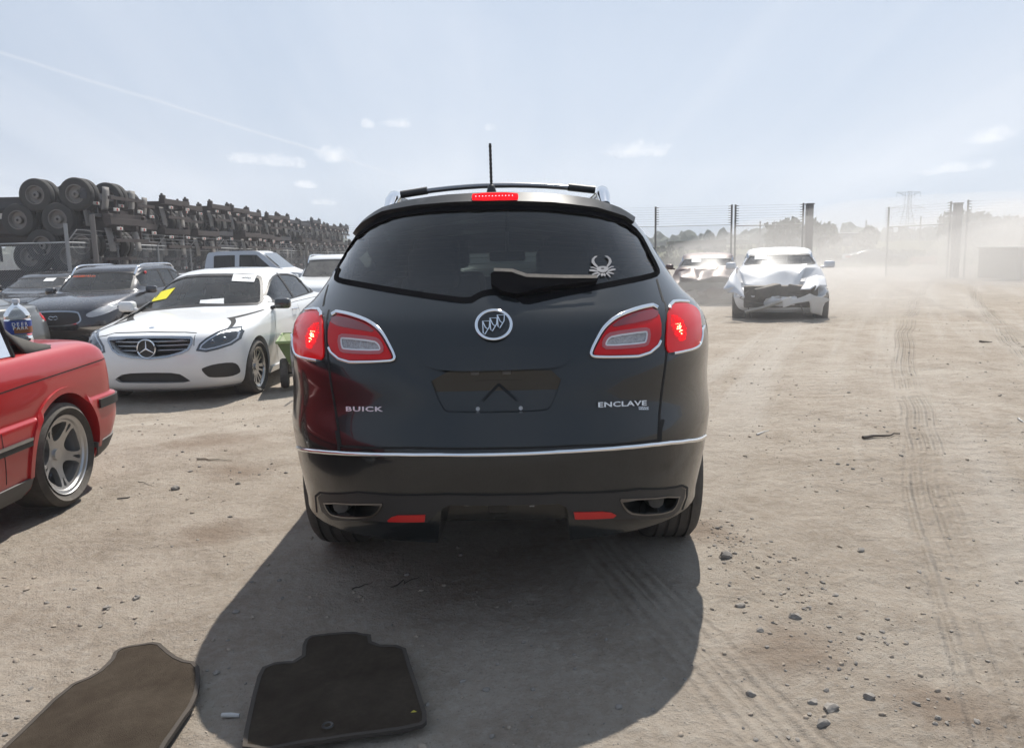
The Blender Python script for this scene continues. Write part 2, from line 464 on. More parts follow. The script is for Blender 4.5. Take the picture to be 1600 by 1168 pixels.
class Car:
    def __init__(s, name, label, cat, loc, rotz, levels, paint, group=None, wfn=None, cavity=None, ne=20, ns=24, sub=4, zfn=None, scale=1):
        s.root = thing(name, label, cat, loc, rotz, group)
        s.M = Matrix.Translation(Vector(loc)) @ Matrix.Rotation(rotz, 4, 'Z'); s.Mi = s.M.inverted()
        s.paint = paint; s.bm = shell(levels, sub, ne, ns, wfn, zfn=zfn); s.surf = Surf(s.bm)
        ys = [v.co.y for v in s.bm.verts]; s.surf.c = Vector((0, (min(ys) + max(ys)) / 2, .8)); s.L = max(ys)
        s.cut = []
        if cavity: s.cut.append(shell(cavity, 2, 10, 10, wfn))
    def tr(s, px, B, smooth=1):           # photo pixels -> outline in the plane of basis B, on the shell
        o0, _ = ray(0, 0); o = s.Mi @ o0; out = []; R3 = s.Mi.to_3x3()
        for (x, y) in px:
            d = R3 @ ray(x, y)[1]; h = s.surf.bvh.ray_cast(o, d)
            p = h[0]
            if p is None:
                q = o + d * (s.surf.c - o).dot(d); p = s.surf.bvh.find_nearest(q)[0]
            out.append(Vector((p.dot(B[0]), p.dot(B[1]))))
        return chaikin(out, smooth) if smooth else out
    def opening(s, outer, B, d0=-8, d1=1.0, ins=0.0):
        c = bmesh.new(); prism(c, inset([Vector(q) for q in outer], ins), B, d0, d1); s.cut.append(c)
    def arch(s, y, z, r, side=(1, -1), depth=.34, w=1.0, seg=40, flat=1.0):
        for sd in side:
            c = bmesh.new()
            ring = [(y + r * math.cos(a), z + r * flat * math.sin(a)) for a in [k * math.tau / seg for k in range(seg)]]
            A = [c.verts.new((sd * (w - depth), q[0], q[1])) for q in ring]; C = [c.verts.new((sd * (w + .5), q[0], q[1])) for q in ring]
            c.faces.new(A); c.faces.new(C[::-1])
            for i in range(seg): c.faces.new((A[i], C[i], C[(i + 1) % seg], A[(i + 1) % seg]))
            s.cut.append(c)
    def body(s, name='body'):
        me = boolean(s.bm, s.cut)
        s.body_o = link(name, me, [s.paint, BLACKHOLE], s.root, 35); return s.body_o
    def panel(s, name, outer, B, m, off=.003, thick=.012, holes=(), step=.05, parent=None, smooth=30, both=False):
        bm = bmesh.new(); patch(bm, s.surf, outer, B, off, thick, holes, step); fix_normals(bm)
        o = obj(name, bm, m, parent or s.root, smooth)
        if both:
            bm = bmesh.new(); patch(bm, s.surf, outer, mirror_dir(B), off, thick, holes, step); fix_normals(bm)
            o2 = obj(name, bm, m, (both if both is not True else (parent or s.root)), smooth); return o, o2
        return o
    def line(s, paths, B, width=.006, off=.0012, bm=None):
        """dark ribbons following the skin (door and panel gaps)"""
        own = bm is None; bm = bm or bmesh.new()
        for p in paths:
            p = resample([Vector(q) for q in p], .03, False); L = []
            for i, q in enumerate(p):
                t = (p[min(i + 1, len(p) - 1)] - p[max(i - 1, 0)]).normalized(); n = Vector((-t.y, t.x)) * width / 2
                L.append([bm.verts.new((lambda h: h[0] + h[1] * off)(s.surf.hit(*(q + n * k), B))) for k in (-1, 0, 1)])
            for a, b in zip(L, L[1:]):
                for k in (0, 1): bm.faces.new((a[k], a[k + 1], b[k + 1], b[k]))
        return bm

# wheels ---------------------------------------------------------------
def ring2(r, n=48, c=(0, 0)): return [Vector((c[0] + r * math.cos(k * math.tau / n), c[1] + r * math.sin(k * math.tau / n))) for k in range(n)]
def rotp(p, a): return [Vector((q.x * math.cos(a) - q.y * math.sin(a), q.x * math.sin(a) + q.y * math.cos(a))) for q in p]
def polar(pts): return [Vector((r * math.cos(R(a)), r * math.sin(R(a)))) for (r, a) in pts]
WH = {}
def make_wheel(key, Rt, Rr, wd, holes, n, nuts=5, grooves=True, seg=64, rimmat=None, dish=.04, hub=.035, parent=None, name='wheel', bev=0):
    """wheel as part 'tyre' with sub-part 'rim'; axis along x, outer face at +x"""
    if key not in WH:
        bm = bmesh.new(); h = wd / 2
        prof = [(Rr - .012, -h * .80), (Rr + .012, -h * .86), ((Rt + Rr) / 2, -h * 1.06), (Rt - .03, -h * 1.0), (Rt - .008, -h * .84)]
        if grooves:
            for k in range(4):
                g = -h * .56 + k * h * 1.12 / 3
                prof += [(Rt, g - .008), (Rt - .009, g - .005), (Rt - .009, g + .005), (Rt, g + .008)]
        prof += [(Rt - .008, h * .84), (Rt - .03, h * 1.0), ((Rt + Rr) / 2, h * 1.06), (Rr + .012, h * .86), (Rr - .012, h * .80)]
        add_lathe(bm, prof, seg); fix_normals(bm)
        me_t = bpy.data.meshes.new('tyre'); bm.to_mesh(me_t); bm.free()
        bm = bmesh.new()
        add_lathe(bm, [(Rr - .02, -h * .8), (Rr - .012, h * .6), (Rr - .002, h * .84), (Rr + .004, h * .90), (Rr + .002, h * .86), (Rr - .018, h * .80), (Rr - .03, h * .62), (Rr - .035, -h * .6), (Rr * .45, -h * .62), (.03, -h * .62)], seg)
        hs = []
        for i in range(n):
            for hp in holes: hs.append(rotp(chaikin(polar(hp), 1), i * math.tau / n + math.pi / 2))
        rr = Rr - .024
        def fn(x, y, k):
            r = math.hypot(x, y) / rr
            return Vector((h * .70 - dish * (1 - r) ** 1.0 * (1 if r > .0 else 0) + (.0 if r > .30 else hub * (1 - r / .30) * .3) - k * (.03 + .02 * (1 - r)), -x, y))
        plate(bm, ring2(rr, 48), hs, fn, True, .06)
        xx = h * .70 - dish * .9
        add_cyl(bm, (xx - .01, 0, 0), (xx + .022, 0, 0), hub, hub * .92, 20)
        for i in range(nuts):
            a = i * math.tau / nuts + .3; p = (math.cos(a) * .057, math.sin(a) * .057)
            add_cyl(bm, (xx - .012, p[0], p[1]), (xx + .010, p[0], p[1]), .0105, None, 6)
        fix_normals(bm)
        me_r = bpy.data.meshes.new('rim'); bm.to_mesh(me_r); bm.free()
        bm = bmesh.new(); add_cyl(bm, (-h * .5, 0, 0), (-h * .2, 0, 0), Rr * .62, None, 32); me_d = bpy.data.meshes.new('disc'); bm.to_mesh(me_d); bm.free()
        for me, m in ((me_t, RUBBER), (me_r, rimmat or ALLOY), (me_d, DCHROME)):
            me.materials.append(m); me.polygons.foreach_set('use_smooth', [True] * len(me.polygons)); me.set_sharp_from_angle(angle=R(32))
        WH[key] = (me_t, me_r, me_d)
    return WH[key]
def put_wheel(car, key, x, y, z, steer=0, camber=0):
    for nm, me, par in (('tyre', WH[key][0], None), ('rim', WH[key][1], 0), ('brake_disc', WH[key][2], 0)):
        o = bpy.data.objects.new('wheel' if nm == 'tyre' else nm, me); COL.objects.link(o)
        if par is None:
            o.parent = car.root; o.location = (x, y, z); o.rotation_euler = (random.uniform(0, 6), camber, (0 if x > 0 else math.pi) + steer); base = o
            base.rotation_euler = Euler((0, camber, (0 if x > 0 else math.pi) + steer))
        else: o.parent = base
    return base
def text_mesh(body, size, m, M, parent, name='lettering', extrude=.002, sx=1.0, sp=1.0, surf=None, B=None, align='CENTER'):
    cu = bpy.data.curves.new('t', 'FONT'); cu.body = body; cu.size = size; cu.extrude = extrude; cu.offset = size * .022; cu.align_x = align; cu.align_y = 'CENTER'; cu.space_character = sp
    cu.resolution_u = 3
    to = bpy.data.objects.new('t', cu); COL.objects.link(to); bpy.context.view_layer.update()
    me = bpy.data.meshes.new_from_object(to.evaluated_get(bpy.context.evaluated_depsgraph_get()))
    bpy.data.objects.remove(to, do_unlink=True)
    me.transform(Matrix.Diagonal((sx, 1, 1, 1)))
    me.transform(M); return link(name, me, m, parent, 30)

# terrain --------------------------------------------------------------
def sstep(a, b, x):
    t = min(1, max(0, (x - a) / (b - a))); return t * t * (3 - 2 * t)
def gz(x, y):
    left = 1 - sstep(-3.0, -1.0, x)
    z = -.16 * sstep(6.0, 8.6, y) * left - .011 * max(0, y - 9) * left * (1 if y < 60 else 60 / y)
    right = sstep(1, 6, x)
    z += -.006 * max(0, min(y, 90) - 16) * right
    return z
# ------------------------------------------------------------------ ground
def dirt_mat():
    m = bpy.data.materials.new('sandy_dirt'); m.use_nodes = True; t = NT(m.node_tree)
    pos = t.n('ShaderNodeNewGeometry').outputs['Position']
    b = t.n('ShaderNodeBsdfPrincipled', {'Roughness': .95, 'Specular IOR Level': .15})
    big = t.noise(pos, .35, 5, .6, .4); med = t.noise(pos, 2.1, 8, .68, .3); fine = t.noise(pos, 24, 8, .75); spk = t.noise(pos, 95, 3, .6)
    c = t.mix(t.ramp(big, [(.35, 0), (.68, 1)]), (.335, .283, .226), (.405, .355, .295))
    c = t.mix(t.ramp(med, [(.40, 0), (.75, 1)]), c, (.235, .190, .145))
    c = t.mix(t.math('MULTIPLY', t.ramp(fine, [(.45, 0), (.72, 1)]), .5), c, (.47, .43, .375))
    c = t.mix(t.math('MULTIPLY', t.ramp(spk, [(.60, 0), (.72, 1)]), .55), c, (.13, .11, .09))
    # damp brown stains
    st = t.noise(t.vmath('ADD', pos, (3.1, 7.7, 0)).outputs[0], .9, 4, .7, .8)
    c = t.mix(t.math('MULTIPLY', t.ramp(st, [(.60, 0), (.72, 1)]), .42), c, (.20, .15, .105))
    # tyre tracks: soft curved bands of finer, paler dust running towards the gate on the right
    sp = t.n('ShaderNodeSeparateXYZ', {0: pos}); X, Y = sp.outputs[0], sp.outputs[1]
    cur = t.math('SUBTRACT', X, t.math('MULTIPLY', t.math('POWER', t.math('MAXIMUM', Y, 0), 1.15), .28))
    cv = t.n('ShaderNodeCombineXYZ', {0: cur, 1: t.math('MULTIPLY', Y, .05)}).outputs[0]
    trk = t.noise(cv, 1.3, 6, .62); trf = t.noise(cv, 13, 3, .5)
    right = t.math('MULTIPLY', t.ramp(t.math('MULTIPLY', t.math('SUBTRACT', X, .4), .3), [(0, 0), (.6, 1)]), 1)
    tm = t.math('MULTIPLY', t.ramp(trk, [(.48, 0), (.60, 1)]), right)
    c = t.mix(t.math('MULTIPLY', tm, .55), c, (.43, .39, .34))
    rut = None
    for x0, k, pw in ((.75, .30, 1.15), (2.25, .30, 1.15), (4.6, .16, 1.2), (1.25, -.22, 1.0)):
        cc = t.math('SUBTRACT', X, t.math('ADD', t.math('MULTIPLY', t.math('POWER', t.math('MAXIMUM', Y, 0), pw), k), x0))
        dd = t.math('ABSOLUTE', t.math('ADD', cc, t.math('MULTIPLY', t.math('SUBTRACT', t.noise(pos, .25, 2), .5), .35)))
        msk = t.ramp(t.math('MULTIPLY', dd, 3.0), [(.36, 1), (.46, 0)])
        gro = t.math('MULTIPLY', msk, t.math('ADD', .5, t.math('MULTIPLY', t.math('SINE', t.math('MULTIPLY', dd, 105)), .5)))
        rut = gro if rut is None else t.math('MAXIMUM', rut, gro)
    rut = t.math('MULTIPLY', rut, t.ramp(t.noise(pos, 1.1, 4, .6), [(.33, 0), (.55, 1)]))
    for (sx_, sy_, sr_) in ((.98, 2.72, .30), (1.35, 2.35, .22), (-2.3, 6.2, .55), (-1.6, 4.1, .3), (.9, 3.9, .3), (-1.9, 5.3, .35), (2.6, 3.3, .3)):
        ds = t.vmath('DISTANCE', pos, (sx_, sy_, 0)).outputs['Value']
        ms = t.math('ADD', t.math('MULTIPLY', t.math('SUBTRACT', sr_, ds), 1 / sr_), t.math('MULTIPLY', t.math('SUBTRACT', med, .5), 1.6))
        c = t.mix(t.math('MULTIPLY', t.ramp(ms, [(.1, 0), (.8, 1)]), .55), c, (.19, .135, .095))
    c = t.mix(t.math('MULTIPLY', rut, .24), c, (.25, .205, .16))
    t.l(c, b.inputs['Base Color'])
    h = t.math('ADD', t.math('MULTIPLY', med, .5), t.math('MULTIPLY', fine, .34))
    h = t.math('ADD', h, t.math('MULTIPLY', spk, .09))
    h = t.math('ADD', h, t.math('MULTIPLY', t.math('MULTIPLY', trf, tm), .35))
    h = t.math('SUBTRACT', h, t.math('MULTIPLY', rut, .30))
    # fine transverse ripples left by machinery
    wv = t.n('ShaderNodeTexWave', {'Vector': t.n('ShaderNodeMapping', {'Vector': pos, 'Rotation': (0, 0, R(83)), 'Scale': (1, 1, 1)}).outputs[0], 'Scale': 1.7, 'Distortion': 9, 'Detail': 3, 'Detail Scale': 2.2, 'Detail Roughness': .7})
    h = t.math('ADD', h, t.math('MULTIPLY', t.math('MULTIPLY', wv.outputs[1], right), .10))
    bn = t.n('ShaderNodeBump', {'Strength': 1.0, 'Distance': .075, 'Height': h}); t.l(bn.outputs[0], b.inputs['Normal'])
    t.n('ShaderNodeOutputMaterial', {0: b.outputs[0]}); return m
DIRT = dirt_mat()
def hnoise(x, y):
    n = noise.fractal(Vector((x * .45, y * .45, 3.1)), 1.0, 2.0, 4) * .030
    n += noise.fractal(Vector((x * 2.6, y * 2.6, 9.1)), .9, 2.1, 4) * .0085
    if y < 14: n += noise.fractal(Vector((x * 13, y * 13, 1.1)), .9, 2.1, 3) * .0042
    # rut pair right of the SUV
    for k, xr in enumerate((1.05, 2.35)):
        xc = xr + .28 * max(y, 0) ** 1.15 - .3
        d = abs(x - xc)
        if d < .32: n -= .014 * math.cos(d / .32 * math.pi / 2) ** 2 * (1 + .5 * math.sin((x - xc) * 70) * .5)
    if x > .3: n += .004 * math.sin(y * 31 + 3 * math.sin(x * 2.1) + 2 * noise.noise(Vector((x, y, 0)))) * sstep(.3, 2, x) * (1 - sstep(8, 14, y)) * max(0, noise.noise(Vector((x * .7, y * .7, 5))) + .3)
    return n
def GZ(x, y): return gz(x, y) + hnoise(x, y)
def build_ground():
    bm = bmesh.new()
    ys = []; y = 1.2
    while y < 900: ys.append(y); y *= 1.0055 if y < 9 else (1.012 if y < 30 else 1.05)
    nx = 560
    ys = [-60, -20, -6, -2, 0, .6] + ys + [2500]
    rows = []
    for y in ys:
        yy = max(y, 1.2); row = []
        for i in range(nx + 1):
            u = -1 + 2 * i / nx
            x = u * yy * .82 if y >= 1.2 else u * 1.0 * (1 + abs(1.2 - y))
            if abs(u) > .985: x = math.copysign(max(abs(x), 60 if y < 40 else yy * 2.5) , u) if i in (0, nx) else x
            row.append(bm.verts.new((x, y, GZ(x, y) if 0 < y < 160 and abs(x) < 60 else gz(x, y))))
        rows.append(row)
    for a, b in zip(rows, rows[1:]):
        for i in range(nx): bm.faces.new((a[i], a[i + 1], b[i + 1], b[i]))
    setp(obj('ground', bm, DIRT, None, 180), kind='structure')
build_ground()
ROCKM = mat('grey_stone', (.27, .245, .215), .9, var=.6, dscale=9, bump=.6, bscale=30)
CLODM = mat('dirt_clod', (.37, .31, .245), .95, var=.5, dscale=9, bump=.6, bscale=40)
def add_stone(bm, x, y, r, rnd, flat=.6):
    res = bmesh.ops.create_icosphere(bm, subdivisions=1 if r < .012 else 2, radius=r)
    a = rnd.random() * 6.28; sx, sy = rnd.uniform(.7, 1.3), rnd.uniform(.6, 1.0); o = Vector((rnd.random() * 50, rnd.random() * 50, 0))
    ca, sa = math.cos(a), math.sin(a); z0 = GZ(x, y)
    for v in res['verts']:
        p = v.co; d = p.normalized()
        k = 1 + .45 * noise.noise(d * 1.4 + o)
        px, py, pz = p.x * k * sx, p.y * k * sy, p.z * k * flat
        v.co = (x + px * ca - py * sa, y + px * sa + py * ca, z0 + pz + r * flat * .25)
ICO = {}
class Soup:
    def __init__(s): s.v = []; s.f = []
    def stone(s, x, y, r, rnd, flat=.6):
        k = 1 if r < .012 else 2
        if k not in ICO:
            b = bmesh.new(); bmesh.ops.create_icosphere(b, subdivisions=k, radius=1); b.verts.index_update()
            ICO[k] = ([v.co.copy() for v in b.verts], [[v.index for v in f.verts] for f in b.faces]); b.free()
        V, F = ICO[k]; a = rnd.random() * 6.28; sx, sy = rnd.uniform(.7, 1.3), rnd.uniform(.6, 1.0); o = Vector((rnd.random() * 50, rnd.random() * 50, 0))
        ca, sa = math.cos(a), math.sin(a); z0 = GZ(x, y) + r * flat * .25; n0 = len(s.v)
        for p in V:
            q = 1 + .45 * noise.noise(p * 1.4 + o); px, py = p.x * q * sx * r, p.y * q * sy * r
            s.v.append((x + px * ca - py * sa, y + px * sa + py * ca, z0 + p.z * q * flat * r))
        s.f += [[i + n0 for i in f] for f in F]
    def done(s, name, m, smooth):
        me = bpy.data.meshes.new(name); me.from_pydata(s.v, [], s.f); return link(name, me, m, None, smooth)
def build_gravel():
    rnd = random.Random(11); bm = Soup(); bm2 = Soup()
    for i in range(13000):
        if rnd.random() < .55:
            Y = 2.0 + rnd.random() ** 1.6 * 9; X = rnd.uniform(-.75, .75) * Y
        else:
            Y = rnd.uniform(2, 20); X = rnd.uniform(-.75, .75) * Y
        den = noise.noise(Vector((X * .6, Y * .6, 8)))
        if den < rnd.uniform(-.6, .35): continue
        r = .0024 + .010 * rnd.random() ** 7
        (bm if rnd.random() < .45 else bm2).stone(X, Y, r * (1 + Y * .03), rnd)
    # pile of stones beside the shadow's right edge
    for i in range(620):
        t = rnd.random(); cx = 1.02 + t * .25 + rnd.gauss(0, .10 + .12 * t); cy = 4.0 - t * 1.75 + rnd.gauss(0, .12)
        (bm if rnd.random() < .55 else bm2).stone(cx, cy, .0025 + .010 * rnd.random() ** 4, rnd)
    setp(bm.done('gravel', ROCKM, 40), 'small grey stones strewn over the sandy lot', 'gravel', kind='stuff')
    setp(bm2.done('dirt_clods', CLODM, 60), 'small brown clods of dry dirt strewn over the lot', 'dirt', kind='stuff')
build_gravel()
# ------------------------------------------------------------------ dark SUV seen from behind
P_SUV = mat('dark_metallic_paint', (.0055, .0085, .0105), .20, .12, coat=.55, spec=.35, dust=.06, dustcol=(.24, .23, .20), dscale=2.2)
REDLENS = mat('red_lens', (.55, .003, .005), .15, 0, coat=.25, spec=.2)
REDDARK = mat('deep_red_lens', (.20, .004, .008), .12, 0, coat=1)
REDLIT = mat('lit_red_lamp', (.25, .0, .0), .9, spec=0, emit=((1, .012, .02), 1.3))
REDHOT = mat('lit_bulb', (1, .5, .3), .3, emit=((1, .45, .22), 6))
REFLECTOR = mat('red_reflector', (.50, .012, .012), .3)
CLEARL = mat('clear_lens_facets', (.75, .76, .78), .15, .6, bump=1.0, bscale=130, var=1.7, dscale=110)
TINT = glass('privacy_glass', (.36, .41, .40), 1.0, .015, dust=.025)
WSGLASS = glass('windscreen_glass', (.76, .82, .80), 1.0, .01, dust=.14)
SGLASS = glass('side_glass', (.35, .38, .38), 1.0, .01, dust=.04)
SEAL = mat('window_seal_black', (.008, .008, .009), .6, spec=0)
def door_mirror(car, x, y, z, m, size=(.20, .10, .14), yaw=0):
    sd = 1 if x > 0 else -1
    bm = bmesh.new(); add_box(bm, (x + sd * size[0] / 2, y, z), size, (0, 0, sd * -.12), .035)
    add_tube(bm, [(x - sd * .05, y + .02, z - size[2] * .4), (x + sd * .05, y, z - size[2] * .25)], .025, 8)
    o = obj('door_mirror', bm, m, car.root, 60)
    bm = bmesh.new(); add_box(bm, (x + sd * size[0] / 2, y - size[1] / 2 - .001, z), (size[0] * .8, .006, size[2] * .75), (0, 0, sd * -.12), .002)
    obj('mirror_glass', bm, CHROME, o)
def seat(car, x, y, z, m, w=.46, parent=None):
    bm = bmesh.new(); add_box(bm, (x, y, z + .30), (w, .16, .58), (R(-14), 0, 0), .05)
    add_box(bm, (x, y + .22, z), (w, .5, .16), (0, 0, 0), .05); o = obj('seat', bm, m, car.root, 60)
    bm = bmesh.new(); add_box(bm, (x, y - .10, z + .71), (w * .58, .10, .19), (R(-8), 0, 0), .04)
    for k in (-1, 1): add_cyl(bm, (x + k * .06, y - .08, z + .55), (x + k * .06, y - .10, z + .66), .007)
    obj('headrest', bm, m, o, 60)
def build_suv():
    lv = [  # z     w     r     f     Lr   Lf   nr   nf
        (.26, .84, 1.50, 4.60, .3, .9, 2.6, 2.6),
        (.31, .92, .85, 4.85, .6, .9, 2.5, 2.6),
        (.38, .925, .05, 5.02, .95, 1.0, 2.5, 2.6),
        (.47, .958, .015, 5.08, 1.1, 1.0, 2.45, 2.6),
        (.58, .99, .006, 5.10, 1.15, 1.0, 2.4, 2.6),
        (.68, 1.015, .00, 5.10, 1.2, 1.0, 2.35, 2.6),
        (.735, 1.02, .004, 5.10, 1.2, 1.0, 2.35, 2.6),
        (.86, 1.015, .035, 5.08, 1.2, 1.0, 2.35, 2.6),
        (1.00, 1.015, .06, 5.00, 1.15, 1.0, 2.4, 2.5),
        (1.10, 1.005, .10, 4.85, 1.10, 1.1, 2.45, 2.5),
        (1.19, .965, .16, 4.4, 1.05, 1.0, 2.5, 2.6),
        (1.25, .90, .225, 4.0, 1.0, .7, 2.5, 2.8),
        (1.31, .855, .30, 3.80, .95, .55, 2.5, 3.0),
        (1.38, .81, .38, 3.62, .90, .5, 2.5, 3.0),
        (1.48, .755, .48, 3.36, .85, .45, 2.5, 3.0),
        (1.57, .695, .57, 3.12, .80, .45, 2.5, 3.0),
        (1.63, .63, .64, 2.95, .75, .45, 2.45, 3.0),
        (1.675, .52, .74, 2.75, .70, .5, 2.4, 2.8),
        (1.70, .36, .95, 2.4, .6, .5, 2.3, 2.5),
        (1.71, .05, 1.5, 1.8, .1, .1, 2, 2)]
    def wf(y, z): return .962 - .06 * sstep(2.6, 5.1, y)
    cav = [(.62, .86, .35, 3.6, .6, .5, 3, 3), (1.1, .88, .35, 3.7, .7, .5, 2.8, 3), (1.25, .82, .34, 3.70, .8, .5, 2.5, 3), (1.38, .745, .46, 3.52, .75, .4, 2.5, 3),
           (1.57, .63, .66, 3.0, .65, .4, 2.5, 3), (1.63, .54, .74, 2.8, .6, .4, 2.5, 3), (1.645, .50, .80, 2.7, .5, .4, 2.5, 3)]
    c = Car('parked_suv', 'dark metallic SUV seen from behind, both tail lamps lit, in the middle of the lot', 'car', (-.072, 2.78, 0), R(-1.1), lv, P_SUV, wfn=wf, cavity=cav)
    B = DIRS['rear']; Bl = basis((.80, -.60, 0), (.60, .80, 0)); Bl = (Bl[0], Vector((0, 0, 1)), Bl[2])   # diagonal view onto the left rear corner
    # openings
    glass_px = [(560, 354), (600, 336), (650, 327), (710, 322), (780, 320), (860, 322), (930, 330), (975, 343), (1000, 362), (1016, 392), (1030, 418), (1031, 430),
                (1015, 436), (960, 447), (900, 459), (850, 470), (820, 477), (806, 466), (790, 461), (762, 461), (748, 466), (735, 475), (690, 470), (620, 459), (560, 448), (528, 442), (521, 436), (526, 420), (541, 388)]
    gl = c.tr(glass_px, B, 1)
    c.opening(gl, B, -8, 1.2, .016)
    ws = chaikin([(-.66, 1.25), (-.60, 1.56), (0, 1.60), (.60, 1.56), (.66, 1.25), (0, 1.22)], 2)
    c.opening(ws, DIRS['front'], -8, -2.4, .01)
    side = chaikin([(.95, 1.30), (1.5, 1.24), (3.35, 1.20), (3.2, 1.34), (2.75, 1.55), (2.0, 1.60), (1.2, 1.56), (1.02, 1.45)], 2)
    for sd in ('right', 'left'):
        s2 = side if sd == 'right' else [Vector((-q.x, q.y)) for q in side]
        c.opening(s2, DIRS[sd], -8, -.35, .012)
    c.arch(1.18, .40, .435, w=.99); c.arch(4.2, .40, .435, w=.96)
    # recesses: number plate, tail pipes, centre of the valance
    plate_px = [(668, 580), (690, 640), (704, 645), (850, 643), (862, 636), (882, 578), (800, 579)]
    pl = c.tr(plate_px, B, 1)
    k = bmesh.new(); prism(k, pl, B, -3, .085); c.cut.append(k)
    mid = c.tr([(672, 840), (690, 795), (702, 789), (872, 787), (886, 793), (897, 835)], B, 0)
    for q in mid:
        if q.y < .45: q.y = .2
    k = bmesh.new(); prism(k, mid, B, -3, .42); c.cut.append(k)
    pipes = []
    for px in ([(506, 781), (597, 785), (598, 789), (590, 802), (577, 808), (522, 806), (512, 797)], [(1062, 770), (970, 778), (968, 781), (976, 796), (990, 804), (1046, 800), (1056, 790)]):
        o = c.tr(px, B, 1); pipes.append(o)
        k = bmesh.new(); prism(k, inset(o, .006), B, -3, .35); c.cut.append(k)
    c.body()
    # glass and black edge
    c.panel('rear_window', inset(gl, .004), B, TINT, -.004, .0, step=.06, smooth=80)
    c.panel('window_seal', gl, B, SEAL, .002, .006, [inset(gl, .020)], step=.04)
    c.panel('windscreen', ws, DIRS['front'], WSGLASS, -.004, 0, step=.1, smooth=80)
    for sd in ('right', 'left'):
        s2 = side if sd == 'right' else [Vector((-q.x, q.y)) for q in side]
        c.panel('side_window', s2, DIRS[sd], TINT, -.004, 0, step=.1, smooth=80)
        c.panel('window_trim', s2, DIRS[sd], CHROME, .003, .006, [inset(s2, .018)], step=.08)
    # interior
    for x in (-.38, .38):
        seat(c, x, 2.75, .72, INTERIOR); seat(c, x, 1.95, .72, INTERIOR); 
    for x in (-.30, .30): seat(c, x, 1.10, .66, INTERIOR, .42)
    bm = bmesh.new(); add_box(bm, (0, 3.35, 1.03), (1.4, .45, .22), bev=.05); add_box(bm, (0, 2.2, .66), (1.5, 2.9, .06)); obj('dashboard', bm, INTERIOR, c.root)
    bm = bmesh.new(); add_box(bm, (0, 3.0, 1.405), (.26, .03, .075), bev=.02); add_cyl(bm, (0, 3.02, 1.43), (0, 3.1, 1.58), .012); obj('rear_view_mirror', bm, BLACK, c.root)
    bm = bmesh.new(); add_lathe(bm, [(.19 + .016 * math.cos(a), .016 * math.sin(a)) for a in [i * math.tau / 8 for i in range(8)]], 28, 'Y', True, MX((-.38, 3.12, 1.12), (R(-25), 0, 0))); obj('steering_wheel', bm, BLACK, c.root, 60)
    # spoiler lip over the window with brake lamp
    sp_t = [(566, 351), (578, 341), (600, 330), (640, 319), (700, 311), (780, 307), (860, 309), (925, 317), (965, 330), (988, 344)]
    sp_b = [(986, 352), (973, 343), (930, 330), (860, 322), (780, 320), (710, 322), (650, 327), (600, 336), (568, 354)]
    sp = c.tr(sp_t + sp_b, B, 0)
    s0 = c.panel('spoiler', sp, B, mat('spoiler_black', (.014, .015, .016), .42, spec=.12), .020, .038, step=.04)
    bl = c.tr([(740, 311), (808, 310), (810, 315), (808, 319), (740, 320), (738, 316)], B, 1)
    b0 = c.panel('brake_lamp', bl, B, REDLIT, .026, .01, step=.03)
    bm = bmesh.new(); lc = sum((q.y for q in bl)) / len(bl)
    for i in range(12):
        p, n = c.surf.hit(-.075 + i * .0138 + .0, lc, B); bmesh.ops.create_icosphere(bm, subdivisions=1, radius=.0024, matrix=Matrix.Translation(p + n * .0265))
    obj('lamp_bulbs', bm, mat('led_white', (1, .8, .8), .3, emit=((1, .30, .36), 2.6)), b0)
    # tail lamps, traced on the left corner, mirrored right
    Bo = (Vector((.83, -.56, 0)).normalized(), Vector((0, 0, 1)), Vector((.56, .83, 0)).normalized())
    Bi = (Vector((.97, -.24, 0)).normalized(), Vector((0, 0, 1)), Vector((.24, .97, 0)).normalized())
    out_px = [(513, 488), (511.5, 563), (490, 560), (466, 554), (461, 545), (461, 520), (466, 497), (482, 486)]
    outr_px = [(514.5, 483), (513, 567), (489, 563.5), (465, 557.5), (459.5, 548), (459.5, 518), (465, 491), (484, 480)]
    inn_px = [(518, 491), (545, 496), (575, 506), (593, 520), (605, 540), (613, 556), (613, 560), (606, 562), (517, 562)]
    innr_px = [(516, 484), (548, 488), (580, 499), (600, 514), (612, 533), (622, 555), (622, 564), (613, 568), (515, 568)]
    rev_px = [(533, 529), (537, 527), (585, 532), (593, 537), (597, 546), (593, 549), (540, 547), (535, 544)]
    for (nm, px, rpx, BB) in (('outer', out_px, outr_px, Bo), ('inner', inn_px, innr_px, Bi)):
        a = c.tr(px, BB, 2); r = c.tr(rpx, BB, 2)
        if nm == 'outer':
            for q in a + r: q.x = max(q.x, -1.2)
        for M in (lambda q: q, mirror_dir):
            bb = M(BB)
            bm = bmesh.new(); mid_ = resample([(p_ + q_) / 2 for p_, q_ in zip(a, r)], .012); pts = []
            for q_ in mid_:
                h_, n_ = c.surf.hit(q_.x, q_.y, bb); pts.append(h_ + n_ * .006)
            zc = sum(v_.z for v_ in pts) / len(pts); zm = max(v_.z for v_ in pts)
            
            ax = [abs(v_.x) for v_ in pts]; keep = [(x_ < max(ax) - .014) if nm == 'inner' else (x_ > min(ax) + .030 and v_.y < .62) for x_, v_ in zip(ax, pts)]
            k0 = next(i_ for i_ in range(len(keep)) if keep[i_] and not keep[i_ - 1]); run = []
            for i_ in range(len(keep) + 1):
                j_ = (k0 + i_) % len(keep)
                if i_ < len(keep) and keep[j_]: run.append(pts[j_])
                else:
                    if len(run) > 2: add_tube(bm, run, [.0060 + (.0045 if nm == 'inner' else .002) * max(0, (v_.z - zc) / (zm - zc)) for v_ in run], 8)
                    run = []
